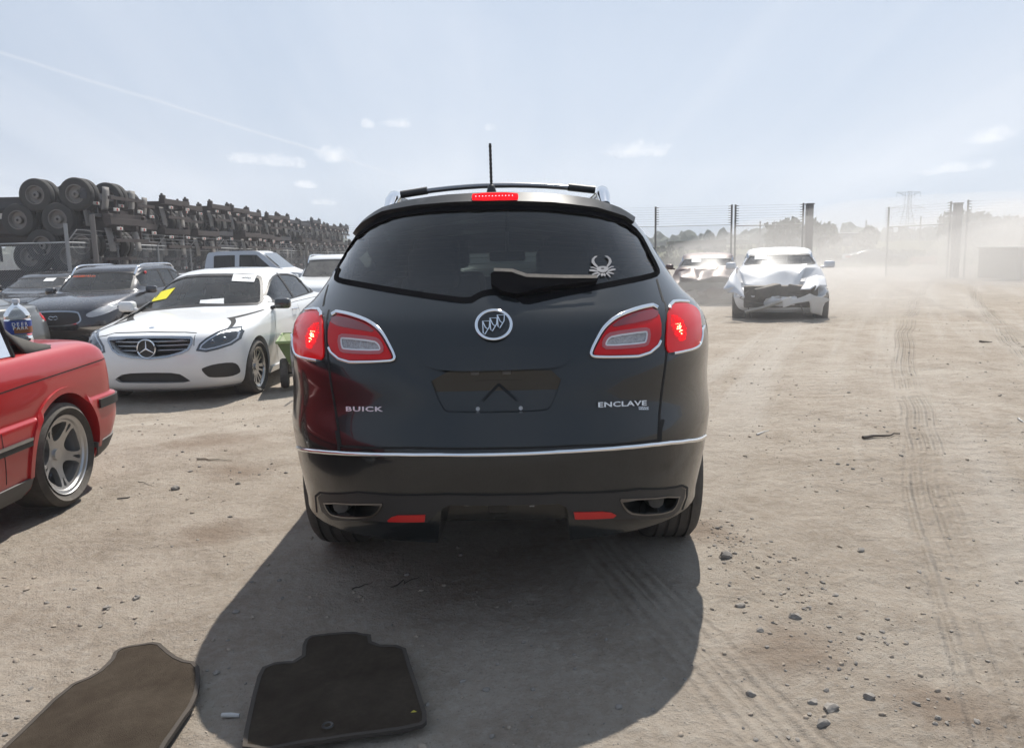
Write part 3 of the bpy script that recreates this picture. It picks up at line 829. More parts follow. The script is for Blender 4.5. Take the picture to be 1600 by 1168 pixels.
            fix_normals(bm); ch = obj('tail_lamp', bm, CHROME, c.root, 80)
            if nm == 'outer':
                ln = c.panel('lens', a, bb, mat('lit_lens', (.42, .003, .005), .15, 0, coat=.25, spec=.2, emit=((1, .01, .015), .16)), .007, .012, step=.03, parent=ch)
                cen = c.tr([(489, 525)], BB, 0)[0]
                if True:
                    bm = bmesh.new(); rnd = random.Random(3)
                    for i in range(190):
                        rr = .050 * math.sqrt(i / 190.); aa = i * 2.39996
                        p, n = c.surf.hit(cen.x + rr * math.cos(aa), cen.y + rr * math.sin(aa), bb)
                        bmesh.ops.create_icosphere(bm, subdivisions=1, radius=.0026 * rnd.uniform(.35, 1.0), matrix=Matrix.Translation(p + n * .0075))
                    obj('lamp_facets', bm, REDLIT, ln)
                    bm = bmesh.new()
                    for i in range(14):
                        rr = .024 * (i / 14.) ** .7; aa = i * 2.39996 + 1
                        p, n = c.surf.hit(cen.x + rr * math.cos(aa), cen.y + rr * math.sin(aa), bb)
                        bmesh.ops.create_icosphere(bm, subdivisions=1, radius=.0030 * rnd.uniform(.4, 1.2), matrix=Matrix.Translation(p + n * .0085))
                    obj('bulb_glow', bm, REDHOT, ln)
            else:
                rv = c.tr(rev_px, BB, 1); ringr = [q for q in inset(rv, -.012)]
                ln = c.panel('lens', a, bb, REDLENS, .006, .012, [rv], step=.03, parent=ch)
                tb = c.tr([(519, 494), (548, 498), (574, 508), (590, 521), (560, 516), (519, 508)], BB, 1)
                c.panel('lens_band', tb, bb, REDDARK, .0075, .006, step=.03, parent=ch)
                c.panel('lens_frame', ringr, bb, mat('pink_frame', (.42, .10, .11), .3), .0085, .006, [rv], step=.03, parent=ch)
                c.panel('reverse_lamp', rv, bb, CLEARL, .004, .006, step=.012, parent=ch)
                c.panel('reverse_lamp_edge', rv, bb, mat('lamp_white', (.7, .7, .72), .25), .0065, .006, [inset(rv, .0055)], step=.02, parent=ch)
    # chrome strip and panel gaps
    st_t = [(466, 696), (490, 700), (540, 704), (650, 706), (780, 706.5), (900, 700), (1000, 692), (1060, 685), (1101, 678)]
    st_b = [(1101, 684), (1060, 692), (1000, 699), (900, 707), (780, 713), (650, 712.5), (540, 710), (490, 706), (466, 702)]
    sm = c.tr([((p_[0] + q_[0]) / 2, (p_[1] + q_[1]) / 2) for p_, q_ in zip(st_t, st_b[::-1])], B, 0); pts = []
    for q_ in resample(chaikin(sm, 1, False), .03, False):
        h_, n_ = c.surf.hit(q_.x, q_.y, B); pts.append(h_ + n_ * .003)
    bm = bmesh.new(); add_tube(bm, pts, .0088, 10); fix_normals(bm); obj('chrome_strip', bm, CHROME, c.root, 80)
    T = lambda px: c.tr(px, B, 0)
    bm = c.line([T([(513, 445), (508, 462), (505, 478)]), T([(514, 484), (514, 569)]), T([(514, 569), (519, 610), (527, 660), (533, 696), (640, 699), (780, 700), (900, 696), (1028, 687), (1031, 640), (1037, 590), (1041, 555)]),
                 T([(1041, 555), (1039, 472)]), T([(1037, 472), (1030, 450), (1026, 436)]), T([(495, 800), (493, 775), (500, 769), (560, 768), (700, 771), (780, 772), (880, 769), (1000, 763), (1066, 758), (1074, 762), (1073, 776), (1066, 796)])], B, .009)
    obj('panel_gap', bm, GAP, c.root)
    bm = bmesh.new()
    for g_ in ([(530, 706), (530, 696), (526, 672)], [(1031, 690), (1032, 670), (1036, 655)]): obj('corner_gap', c.line([T(g_)], B, .014, .0016), GAP, c.root)
    # handle lip above the plate
    c.panel('tailgate_handle', c.tr([(662, 560), (672, 549), (720, 546), (780, 545), (840, 546), (878, 549), (887, 556), (884, 570), (860, 577), (800, 580), (700, 582), (668, 574)], B, 1), B, P_SUV, .034, .04, step=.025)
    # plate panel inside the recess
    bm = bmesh.new(); pin = [Vector((q.x, q.y)) for q in pl]
    plate(bm, inset(pin, -.002), [], lambda x, y, k: Vector((x, .084 + k * .004 + (y - (sum(q.y for q in pin) / len(pin))) * .16, y)), True, .03); fix_normals(bm); pp = obj('plate_recess', bm, P_SUV, c.root)
    cx = sum(q.x for q in pin) / len(pin); cz = sum(q.y for q in pin) / len(pin)
    bm = bmesh.new()
    for a, b in (((-.085, .045), (.085, .045)), ((.0, .03), (.065, -.03)), ((.0, .03), (-.06, -.03))):
        add_tube(bm, [(cx + a[0], .083 + a[1] * .16, cz + a[1]), (cx + b[0], .083 + b[1] * .16, cz + b[1])], .0055, 6)
    obj('stamped_rib', bm, P_SUV, pp, 60)
    for dx in (-.078, .078):
        bm = bmesh.new(); add_cyl(bm, (cx + dx, .083, cz - .058), (cx + dx, .070, cz - .058), .009, .007, 12); obj('plate_screw', bm, mat('white_nylon', (.5, .5, .5), .5), pp)
    for a in (-.085, .03):
      bm = bmesh.new(); add_box(bm, (cx + a, .078, cz + .072), (.03, .012, .010), bev=.002)
      obj('plate_lamp', bm, mat('dull_lamp', (.10, .10, .10)), pp)
    # valance plastic, pipes, reflectors, labels, hitch
    val = T([(497, 776), (503, 771), (560, 770), (700, 773), (780, 774), (880, 771), (1000, 765), (1064, 760), (1071, 765), (1068, 780), (1060, 797), (1048, 807), (990, 810), (958, 810), (897, 812), (884, 791), (872, 786), (702, 788), (690, 794), (668, 815), (606, 815), (575, 812), (518, 811), (503, 798)])
    c.panel('bumper_valance', val, B, BLACK, .002, .006, [inset(pipes[0], -.001), inset(pipes[1], -.001)], step=.035)
    for o in pipes:
        pr = c.panel('tailpipe_trim', inset(o, -.002), B, mat('smoked_chrome', (.16, .16, .17), .15, 1.0), .006, .04, [inset(o, .0045)], step=.03)
    for px in ([(606, 812), (612, 807), (622, 804), (665, 803), (664, 814), (608, 814)], [(896, 799), (940, 798), (955, 800), (962, 804), (957, 808), (898, 810)]):
        c.panel('bumper_reflector', T(px), B, REFLECTOR, .006, .008, step=.02)
    bm = bmesh.new(); add_box(bm, (0, .33, .47), (.075, .2, .07), bev=.006); add_box(bm, (0, .5, .42), (1.3, .09, .09), bev=.01)
    add_box(bm, (0, 2.2, .36), (1.1, 3.2, .10)); add_box(bm, (0, .85, .38), (1.6, .16, .10), bev=.02)
    for sx in (-1, 1): add_tube(bm, [(sx * .4, 1.4, .33), (sx * .6, .7, .36), (sx * .62, .25, .47)], .032, 10)
    obj('underbody', bm, mat('underbody_steel', (.02, .019, .018), .7, dust=.5), c.root)
    W = mat('label_print', (.42, .42, .40), .6)
    p, n = c.surf.hit(*T([(738, 786)])[0], B)
    text_mesh('1.23mm754', .013, W, Matrix.Translation((p.x, p.y - .001 + .012, p.z - .008)) @ Matrix.Rotation(R(90), 4, 'X'), c.root, 'bumper_label', .0006, 1.1)
    bm = bmesh.new(); p, n = c.surf.hit(*T([(832, 784)])[0], B)
    for i in range(3):
        for j in range(4): add_box(bm, (p.x - .009 + i * .006 + (j % 2) * .001, p.y + .012, p.z - .004 - j * .005), (.0045, .001, .003))
    obj('bumper_sticker', bm, W, c.root)
    # badges
    def on(px, y, off=.001):
        q = T([(px, y)])[0]; p, n = c.surf.hit(q.x, q.y, B); return p, n, q
    def place(px, y, off=.002):
        p, n, q = on(px, y); z = n; xx = Vector((1, 0, 0)); xx = (xx - z * xx.dot(z)).normalized(); yy = z.cross(xx)
        M = Matrix((xx, yy, z)).transposed().to_4x4(); M.translation = p + n * off; return M
    BADGE = mat('badge_silver', (.72, .73, .74), .22, .9)
    text_mesh('BUICK', .0245, BADGE, place(569, 639), c.root, 'lettering', .0018, 2.25, 1.12)
    t = text_mesh('ENCLAVE', .0255, BADGE, place(972, 631), c.root, 'lettering', .0018, 1.92, 1.05)
    M = place(1005, 637.5); bm = bmesh.new(); add_box(bm, (0, 0, 0), (.048, .0105, .002)); bm.transform(M); a = obj('drive_badge', bm, BADGE, c.root)
    text_mesh('AWD', .0105, BLACK, M @ Matrix.Translation((0, 0, .0014)), a, 'lettering', .0004, 1.9)
    M = place(771.5, 508, .004); bm = bmesh.new()
    add_lathe(bm, [(.064 + .0065 * math.cos(a), .0055 * math.sin(a)) for a in [i * math.tau / 8 for i in range(8)]], 48, 'Z', True)
    for i in range(3):
        ox, oy = -.031 + i * .027, -.012 + i * .0125
        sh = [(-.010, .024), (.016, .024), (.015, -.002), (-.001, -.034), (-.007, -.026)]
        add_tube(bm, [(ox + a, oy + b, .004 + i * .001) for a, b in sh], .0034, 6, closed=True)
        add_tube(bm, [(ox - .009, oy + .022, .005), (ox + .001, oy - .004, .006), (ox + .010, oy - .012, .005)], .003, 6)
    bm.transform(M); fix_normals(bm); e = obj('emblem', bm, CHROME, c.root, 60)
    bm = bmesh.new(); add_cyl(bm, (0, 0, -.006), (0, 0, -.0015), .064, None, 40); bm.transform(M); obj('emblem_backing', bm, P_SUV, e)
    # wiper
    w1 = c.panel('rear_wiper', T([(767, 434), (774, 430), (797, 430), (806, 435), (822, 439), (880, 440), (932, 442), (930, 446), (880, 451), (835, 460), (808, 466), (785, 462), (768, 450)]), B, SEAL, .024, .018, step=.03)
    bm = c.line([T([(772, 433), (800, 434), (822, 442), (880, 444), (928, 444)])], B, .012, .040); obj('wiper_blade', bm, RUBBER, w1)
    # heater lines
    bm = c.line([T([(560 - k * 2.8, 360 + k * 7), (780, 333 + k * 9.5), (992 + k * 3, 366 + k * 5)]) for k in range(0, 11)], B, .0016, -.006); obj('heater_lines', bm, mat('heater_print', (.05, .035, .03), .6), c.root)
    # crab sticker on the glass
    STK = mat('sticker_white', (.20, .20, .21), .6); cc = T([(941, 420)])[0]; s = .0026
    def crab(pts): return [Vector((cc.x + a * s, cc.y + b * s)) for a, b in pts]
    bm = bmesh.new()
    patch(bm, c.surf, chaikin(crab([(-11, 0), (-6, 3), (0, 3.5), (6, 3), (11, 0), (6, -5), (0, -6), (-6, -5)]), 2), B, .003, .001, [chaikin(crab([(-4, 0), (0, 1), (4, 0), (0, -1.4)]), 1)], step=.01)
    for sx in (-1, 1):
        for poly in ([(8, 1), (13, 5), (16.5, 9.5), (15.5, 14.5), (11, 18.5), (5.5, 19), (10, 16), (12, 12.5), (11, 8.5), (7, 3.5)], [(9, 0), (15, 3), (19, 2.6), (18.6, 1.4), (15, 1.4), (10, -1.2)], [(8, -3), (15, -1), (21, -1), (21, -3), (15, -4), (8, -5)],
                     [(7, -5), (13, -6), (18, -8), (17, -9), (12, -8), (6, -7)], [(5, -6), (9, -9), (12, -13), (10, -13), (7, -10), (4, -8)], [(1, -6), (4, -9), (3, -12), (0, -10)]):
            patch(bm, c.surf, crab([(sx * a, b) for a, b in poly]), B, .003, .001, step=.01)
    fix_normals(bm); obj('crab_sticker', bm, STK, c.root)
    # roof rails, cross bar, antenna
    for sx in (-1, 1):
        pts = []
        for i in range(15):
            y = .98 + i * .12; x = sx * (.50 + .02 * math.sin(i / 14 * math.pi))
            h = c.surf.bvh.ray_cast(Vector((x, y, 3)), Vector((0, 0, -1)))[0].z
            pts.append((x, y, h + (.055 if 1 < i < 13 else (.03 if i in (1, 13) else -.005))))
        bm = bmesh.new(); add_tube(bm, pts, [.022] + [.03] * 13 + [.022], 12, .8); obj('roof_rail', bm, CHROME, c.root, 70)
    for yy in (1.18, 2.1):
        pts = []
        for i in range(13):
            x = -.47 + .94 * i / 12; pts.append((x, yy, 1.722 + .036 * (1 - (x / .47) ** 2)))
        bm = bmesh.new(); add_tube(bm, pts, .017, 10, .75); cb = obj('cross_bar', bm, mat('bar_metal', (.25, .25, .26), .25, 1), c.root, 70)
        for sx in (-1, 1):
            bm = bmesh.new(); add_tube(bm, [(sx * .34, yy, 1.742), (sx * .47, yy, 1.725)], .023, 10, .8); obj('bar_clamp', bm, BLACK, cb, 70)
    h = c.surf.bvh.ray_cast(Vector((-.02, .92, 3)), Vector((0, 0, -1)))[0].z
    bm = bmesh.new(); add_box(bm, (-.02, .94, h + .02), (.05, .09, .055), bev=.014, taper=(.55, .7)); an = obj('antenna', bm, BLACK, c.root, 60)
    bm = bmesh.new(); pts = []
    for i in range(60):
        pts.append((-.02, .93 - i * .0004, h + .04 + i * .0031))
    add_tube(bm, pts, [.0058 + (.0014 if i % 6 < 2 else 0) for i in range(60)], 8); obj('antenna_mast', bm, BLACK, an, 60)
    # wheels and mirrors
    hole = [(.26, -14), (.26, 14), (.20, 18), (.10, 12), (.085, 0), (.10, -12), (.20, -18)]
    make_wheel('suv', .39, .25, .262, [hole], 6, 6)
    for (x, y) in ((.80, 1.18), (-.80, 1.18), (.80, 4.2), (-.80, 4.2)): put_wheel(c, 'suv', x, y, .388)
    for sx in (-1, 1): door_mirror(c, sx * .98, 3.3, 1.15, P_SUV)
    # front lamps
    hl = chaikin([(.55, .80), (.60, .95), (.85, .98), (.93, .90), (.80, .78)], 2)
    c.panel('headlight', [Vector((-q.x, q.y)) for q in hl], DIRS['front'], CLEARL, .004, .01, step=.05, both=True)
    c.panel('grille', chaikin([(-.45, .55), (-.5, .9), (.5, .9), (.45, .55)], 2), DIRS['front'], DCHROME, .004, .01, step=.1)
    return c
# ------------------------------------------------------------------ other cars
RED = mat('faded_red_paint', (.42, .006, .009), .30, 0, coat=.8, dust=.09, dustcol=(.50, .22, .20), dscale=1.5)
WHITE = mat('white_paint', (.72, .73, .73), .28, 0, coat=.8, dust=.22, dustcol=(.50, .46, .40), dscale=1.2)
DIRTY_WHITE = mat('scratched_white_paint', (.66, .67, .69), .35, .0, coat=.4, dust=.3, dscale=2)
NAVY = mat('near_black_paint', (.010, .010, .016), .2, .3, coat=1, dust=.22, dustcol=(.20, .18, .17), dscale=1.6)
BLACKP = mat('black_paint', (.010, .010, .011), .2, .2, coat=1, dust=.18, dustcol=(.2, .18, .17))
GREYP = mat('graphite_paint', (.085, .09, .09), .28, .5, coat=.9, dust=.25, dustcol=(.28, .26, .23))
MAROON = mat('maroon_paint', (.045, .014, .016), .35, .3, coat=.6, dust=.35)
SILVERBLUE = mat('pale_silver_paint', (.42, .45, .50), .35, .3, coat=.5, dust=.3)
FABRIC = mat('black_soft_top', (.035, .034, .032), .9, dust=.5, dustcol=(.16, .145, .125), dscale=2, bump=.3, bscale=300)
GREYPL = mat('grey_plastic_skirt', (.085, .085, .085), .6, dust=.2)
AMBER = mat('amber_lens', (.75, .25, .02), .2, coat=1)
HLGLASS = mat('headlight_clear', (.20, .22, .24), .06, .55, coat=1, bump=.5, bscale=25)
HLDARK = mat('headlight_dark', (.05, .055, .06), .08, .3, coat=1, bump=.3, bscale=18)
mk = lambda q, B: Vector((-q.x, q.y))
def both_sides(pts):  # (y, z) outline -> {'right': ..., 'left': ...}
    return (('right', [Vector(q) for q in pts]), ('left', [Vector((-q[0], q[1])) for q in pts]))
def interior(c, ys, z, m, w=.36, dash=None, floor=None):
    for y in ys:
        for x in (-w, w): seat(c, x, y, z, m, .46)
    bm = bmesh.new()
    if dash: add_box(bm, (0, dash, z + .30), (1.25, .4, .16), bev=.05)
    if floor: add_box(bm, (0, (floor[0] + floor[1]) / 2, z - .10), (1.3, floor[1] - floor[0], .05))
    obj('dashboard', bm, BLACK, c.root)
def gen(L, W, H, cowl, wt, rt, rb, hh, dh, belt, nose, gc=.17, tail=None, nf=2.7, Lf=.75, Lr=.6, nr=2.8, tumble=.72, suv=False):
    """levels for a car of length L (y from 0 at the tail), cowl/wt = windscreen foot/top, rb/rt = rear glass foot/top"""
    w = W / 2; t = tail or 0
    lv = [(gc, w * .86, .35, L - .35, Lr, Lf, nr, nf), (gc + .07, w * .95, .12, L - .12, Lr, Lf, nr, nf), (gc + .18, w * .985, .03, L - .03, Lr, Lf, nr, nf),
          (.50, w * .997, 0, L, Lr, Lf, nr, nf), (.60, w, .01, L - .01, Lr, Lf, nr, nf),
          (nose, w * .995, .04, L - .07, Lr, Lf, nr, nf), (nose + (hh - nose) * .35, w * .985, .06, L - .20, Lr, Lf, nr, nf),
          (nose + (hh - nose) * .70, w * .965, .09, L - .52, Lr, Lf * 1.1, nr, nf)]
    hz = nose + (hh - nose) * .93
    if suv:
        lv += [(hz, w * .945, .10, (L - .6) * .45 + cowl * .55, Lr, .7, nr, 2.9), (max(belt, hh), w * .90, rb, cowl, .5, .45, 3, 3.2)]
    else:
        lv += [(hz, w * .94, .12, (L - .6) * .45 + cowl * .55, Lr, .7, nr, 2.9), (dh, w * .90, .18, cowl + .03, .55, .5, 3, 3.2), (dh + .03, w * .86, rb * .55, cowl - .03, .5, .45, 3, 3.2), (dh + .055, w * .84, rb, cowl - .08, .5, .45, 3, 3.2)]
    z0 = lv[-1][0]; w0 = lv[-1][1]; y0 = lv[-1][3]; wr = w * tumble
    for k in (.25, .5, .75, 1.0):
        lv.append((z0 + (H - .075 - z0) * k, w0 + (wr - w0) * k, rb + (rt - rb) * k ** 1.05, y0 + (wt - y0) * k ** 1.03, .5, .45, 3, 3.2))
    lv += [(H - .035, wr * .88, rt + .22, wt - .22, .5, .45, 2.8, 3), (H - .008, wr * .6, rt + .40, wt - .40, .4, .4, 2.5, 2.6), (H, wr * .15, (rt + wt) / 2 - .1, (rt + wt) / 2 + .1, .2, .2, 2, 2)]
    cav = [(z0 - .30, w0 - .08, rb + .1, cowl - .10, .4, .4, 3, 3), (z0, w0 - .07, rb + .1, y0 - .08, .4, .4, 3, 3), (H - .15, wr - .07, rt + .06, wt - .04, .4, .4, 3, 3), (H - .10, wr * .75, rt + .3, wt - .3, .4, .4, 3, 3)]
    return lv, cav
def place_front(x, y, th, L):                # root position for a car whose nose is at (x, y), pointing along th (deg from +y, ccw)
    a = R(th); return (x + math.sin(a) * L, y - math.cos(a) * L)

def build_convertible():
    lv = [(.16, .76, .40, 4.1, .35, .5, 3.2, 3), (.22, .82, .14, 4.3, .35, .5, 3.2, 3), (.34, .85, .05, 4.4, .36, .5, 3.2, 3), (.46, .862, .005, 4.43, .36, .5, 3.2, 3),
          (.575, .865, .0, 4.43, .36, .5, 3.2, 3), (.590, .855, .03, 4.42, .34, .5, 3.2, 3), (.60, .850, .075, 4.41, .30, .5, 3.2, 3), (.70, .855, .085, 4.40, .30, .5, 3.2, 3), (.80, .850, .095, 4.3, .30, .6, 3.2, 3),
          (.86, .838, .11, 4.0, .30, .6, 3.1, 3), (.905, .815, .14, 3.6, .32, .6, 3, 3), (.935, .775, .20, 3.3, .35, .5, 3, 3), (.950, .70, .32, 3.05, .35, .4, 3, 3), (.957, .55, .5, 2.95, .35, .4, 3, 3), (.96, .3, .8, 2.6, .3, .3, 2.5, 2.5)]
    c = Car('red_convertible', 'red convertible with black soft top and silver wheel, its tail end at the left edge', 'car', (-3.49, 5.46, 0), R(180), lv, RED)
    B = DIRS['left']
    c.arch(.835, .325, .352, w=.87, depth=.30); c.arch(3.53, .325, .352, w=.87, depth=.30)
    cab = bmesh.new(); add_box(cab, (0, 2.05, .80), (1.36, 1.7, .9)); c.cut.append(cab)
    c.body()
    T = lambda px, k=0: c.tr(px, B, k)
    # raised wheel-arch lip
    for (y0, rr) in ((.835, .352), (3.53, .352)):
        a = [Vector((-(y0 + rr * math.cos(t)), .325 + rr * math.sin(t))) for t in [R(-8 + i * 196 / 30) for i in range(31)]]
        b = [Vector((-(y0 + (rr + .035) * math.cos(t)), .325 + (rr + .035) * math.sin(t))) for t in [R(-8 + i * 196 / 30) for i in range(31)]]
        for sd, f in (('left', 1), ('right', -1)):
            c.panel('arch_lip', [Vector((q.x * f, q.y)) for q in a + b[::-1]], DIRS[sd], RED, .012, .02, step=.05)
    bm = c.line([[Vector((-4.2, .70)), Vector((-2.0, .755)), Vector((-1.2, .785)), Vector((-.14, .815))], [Vector((-1.42, .30)), Vector((-1.45, .6)), Vector((-1.40, .90))]], B, .006)
    obj('panel_gap', bm, GAP, c.root)
    # bumper rubber, side moulding, skirt, lamp
    for sd, f in (('left', -1), ('right', 1)):
        D = DIRS[sd]; S2 = lambda P: [Vector((f * y, z)) for (y, z) in P]
        c.panel('bumper_strip', S2([(.46, .515), (.46, .570), (.02, .574), (.02, .518)]), D, BLACK, .012, .02, step=.04)
        mo = c.panel('side_moulding', S2([(1.20, .455), (1.20, .50), (3.05, .50), (3.05, .455)]), D, BLACK, .012, .02, step=.08)
        c.panel('moulding_strip', S2([(1.20, .485), (1.20, .502), (3.05, .502), (3.05, .485)]), D, DCHROME, .015, .006, step=.08, parent=mo)
        c.panel('side_skirt', S2([(1.21, .17), (1.19, .275), (3.05, .275), (3.05, .17)]), D, GREYPL, .012, .03, step=.08)
        c.panel('bumper_lip', S2([(.46, .18), (.50, .30), (.10, .33), (.03, .30)]), D, GREYPL, .010, .03, step=.05)
        am = c.panel('tail_lamp', S2([(.21, .62), (.22, .80), (.115, .80), (.10, .62)]), D, REDLENS, .004, .01, step=.04)
        c.panel('turn_signal', S2([(.205, .735), (.215, .80), (.115, .80), (.11, .735)]), D, AMBER, .007, .008, step=.04, parent=am)
    rr = [Vector((x, z)) for x, z in ((-.80, .62), (-.80, .80), (-.42, .80), (-.42, .62))]
    c.panel('tail_lamp', rr, DIRS['rear'], REDLENS, .004, .01, both=True)
    c.panel('bumper_strip', [Vector((x, z)) for x, z in ((-.80, .515), (-.80, .572), (.80, .572), (.80, .515))], DIRS['rear'], BLACK, .012, .02, step=.1)
    bm = bmesh.new()
    # soft top: arched sections
    secs = [(.58, .952, .60), (.76, .985, .70), (1.0, 1.10, .70), (1.20, 1.235, .66), (1.6, 1.325, .62), (2.1, 1.345, .60), (2.6, 1.325, .58), (2.85, 1.29, .56)]
    rows = []
    for (y, z, hw) in secs:
        zb = .935 if y < 1.1 else .935 + (y - 1.1) * .0
        row = []
        for i in range(21):
            th = math.pi * i / 20; x = math.copysign(abs(math.cos(th)) ** .42, math.cos(th)); s_ = max(0, math.sin(th)) ** .5
            base = zb if y < 1.15 else z - .11
            bw = .775 if y < 1.15 else hw + .08
            row.append(bm.verts.new((x * (bw + (hw - bw) * s_), y - (.06 * (1 - s_)) * 0, base + (z - base) * s_)))
        rows.append(row)
    for a, b in zip(rows, rows[1:]):
        for i in range(20): bm.faces.new((a[i], a[i + 1], b[i + 1], b[i]))
    bm.faces.new(rows[0])
    fix_normals(bm); st = obj('soft_top', bm, FABRIC, c.root, 35); md = st.modifiers.new('s', 'SOLIDIFY'); md.thickness = .012; md.offset = -1
    for sx in (-1, 1):
        bm = bmesh.new()
        vs = [(sx * .775, 1.14, .94), (sx * .775, 2.95, .96), (sx * .64, 2.6, 1.24), (sx * .70, 1.6, 1.24), (sx * .74, 1.18, 1.14)]
        bm.faces.new([bm.verts.new(v) for v in vs]); obj('side_window', bm, SGLASS, c.root)
        bm = bmesh.new(); add_tube(bm, [(sx * .775, 1.13, .935), (sx * .745, 1.17, 1.14), (sx * .70, 1.6, 1.245)], .012, 6); obj('window_seal', bm, BLACK, c.root)
        bm = bmesh.new(); add_tube(bm, [(sx * .775, 3.0, .95), (sx * .62, 2.75, 1.30)], .03, 8); obj('windscreen_pillar', bm, RED, c.root)
    interior(c, [2.2], .42, INTERIOR, .34, 2.9)
    # wheels: five paired spokes
    h1 = [(.235, -22), (.238, 22), (.20, 27), (.125, 22), (.098, 10), (.098, -10), (.125, -22), (.20, -27)]
    h2 = [(.215, 31), (.213, 41), (.155, 36.5), (.150, 35.5), (.155, 34.5)]
    make_wheel('m', .315, .232, .235, [[(r * .86, a) for r, a in h1], [(r * .92, a) for r, a in h2]], 5, 5, False, dish=.055, hub=.036)
    for (x, y) in ((.735, .835), (-.735, .835), (.73, 3.53), (-.73, 3.53)): put_wheel(c, 'm', x, y, .312)
    return c
def build_jug():
    x, y, z0 = -2.945, 4.78, .952
    t = thing('water_jug', 'clear plastic gallon water jug with blue label standing on the red boot lid', 'water jug', (x, y, z0))
    prof = [(.001, 0), (.062, 0), (.070, .008), (.071, .05), (.066, .058), (.071, .066), (.071, .15), (.066, .158), (.070, .166), (.068, .185), (.050, .215), (.026, .238), (.019, .245), (.019, .258)]
    PL = glass('clear_plastic', (.80, .84, .88), 1, .05, dust=.16)
    bm = bmesh.new(); add_lathe(bm, prof, 28, 'Z'); obj('bottle', bm, PL, t, 50)
    bm = bmesh.new(); add_lathe(bm, [(.001, .276), (.021, .275), (.022, .272), (.022, .252), (.019, .251)], 20, 'Z'); obj('cap', bm, mat('cap_white', (.7, .7, .72), .4), t)
    bm = bmesh.new(); add_lathe(bm, [(.0722, .070), (.0722, .148)], 28, 'Z'); lb = obj('label_band', bm, mat('blue_label', (.035, .07, .30), .45), t)
    bm = bmesh.new(); add_lathe(bm, [(.0727, .074), (.0727, .112)], 28, 'Z')
    for f in list(bm.faces):
        c_ = f.calc_center_median()
        if not (c_.x > .012 and c_.y < .03): bm.faces.remove(f)
    obj('label_picture', bm, mat('sunset_print', (.35, .14, .05), .5, var=.9, dscale=30), lb)
    a = math.atan2(-y, -x) + .15
    for i, (wd, zz) in enumerate((('DEER', .128), ('PARK', .105))):
        for j, ch in enumerate(wd):
            b = a + (j - 1.5) * .30
            M = Matrix.Translation((.0735 * math.cos(b), .0735 * math.sin(b), zz)) @ Matrix.Rotation(b + math.pi / 2, 4, 'Z') @ Matrix.Rotation(R(90), 4, 'X')
            text_mesh(ch, .028, PAPER, M, lb, 'label_letter', .0004, 1)
    bm = bmesh.new(); add_lathe(bm, [(.001, .02), (.060, .02), (.067, .03), (.067, .085), (.001, .085)], 20, 'Z'); obj('water', bm, glass('water_in_jug', (.75, .82, .86), .6, .02, dust=0), t)
def gl_front(c, ws, m, name='windscreen', seal=.03, B=None):
    B = B or DIRS['front']
    c.panel(name, inset(ws, .003), B, m, -.004, 0, step=.09, smooth=80); c.panel('window_seal', ws, B, BLACK, .002, .006, [inset(ws, seal)], step=.07)
def side_glass(c, pts, m, pillars=(), trim=None):
    for sd, P in both_sides(pts):
        c.panel('side_window', P, DIRS[sd], m, -.004, 0, step=.09, smooth=80)
        c.panel('window_seal', P, DIRS[sd], trim or BLACK, .003, .006, [inset(P, .018)], step=.07)
        for (y0, z0, y1, z1, wd) in pillars:
            f = 1 if sd == 'right' else -1
            c.panel('door_pillar', [Vector((f * (y0 - wd), z0)), Vector((f * (y0 + wd), z0)), Vector((f * (y1 + wd), z1)), Vector((f * (y1 - wd), z1))], DIRS[sd], BLACK, .002, .008, step=.06)
def star(c, B, cx, cz, r, off=.02, m=None):
    p, n = c.surf.hit(cx, cz, B); u, v = B[0], B[1]; p = p - B[2] * off
    bm = bmesh.new(); ring = [p + u * r * math.cos(a) + v * r * math.sin(a) for a in [i * math.tau / 36 for i in range(36)]]
    add_tube(bm, ring, r * .10, 6, closed=True)
    for a in (90, 210, 330): add_tube(bm, [p, p + u * r * .95 * math.cos(R(a)) + v * r * .95 * math.sin(R(a))], [r * .14, r * .04], 6)
    return obj('emblem', bm, m or CHROME, c.root, 60)

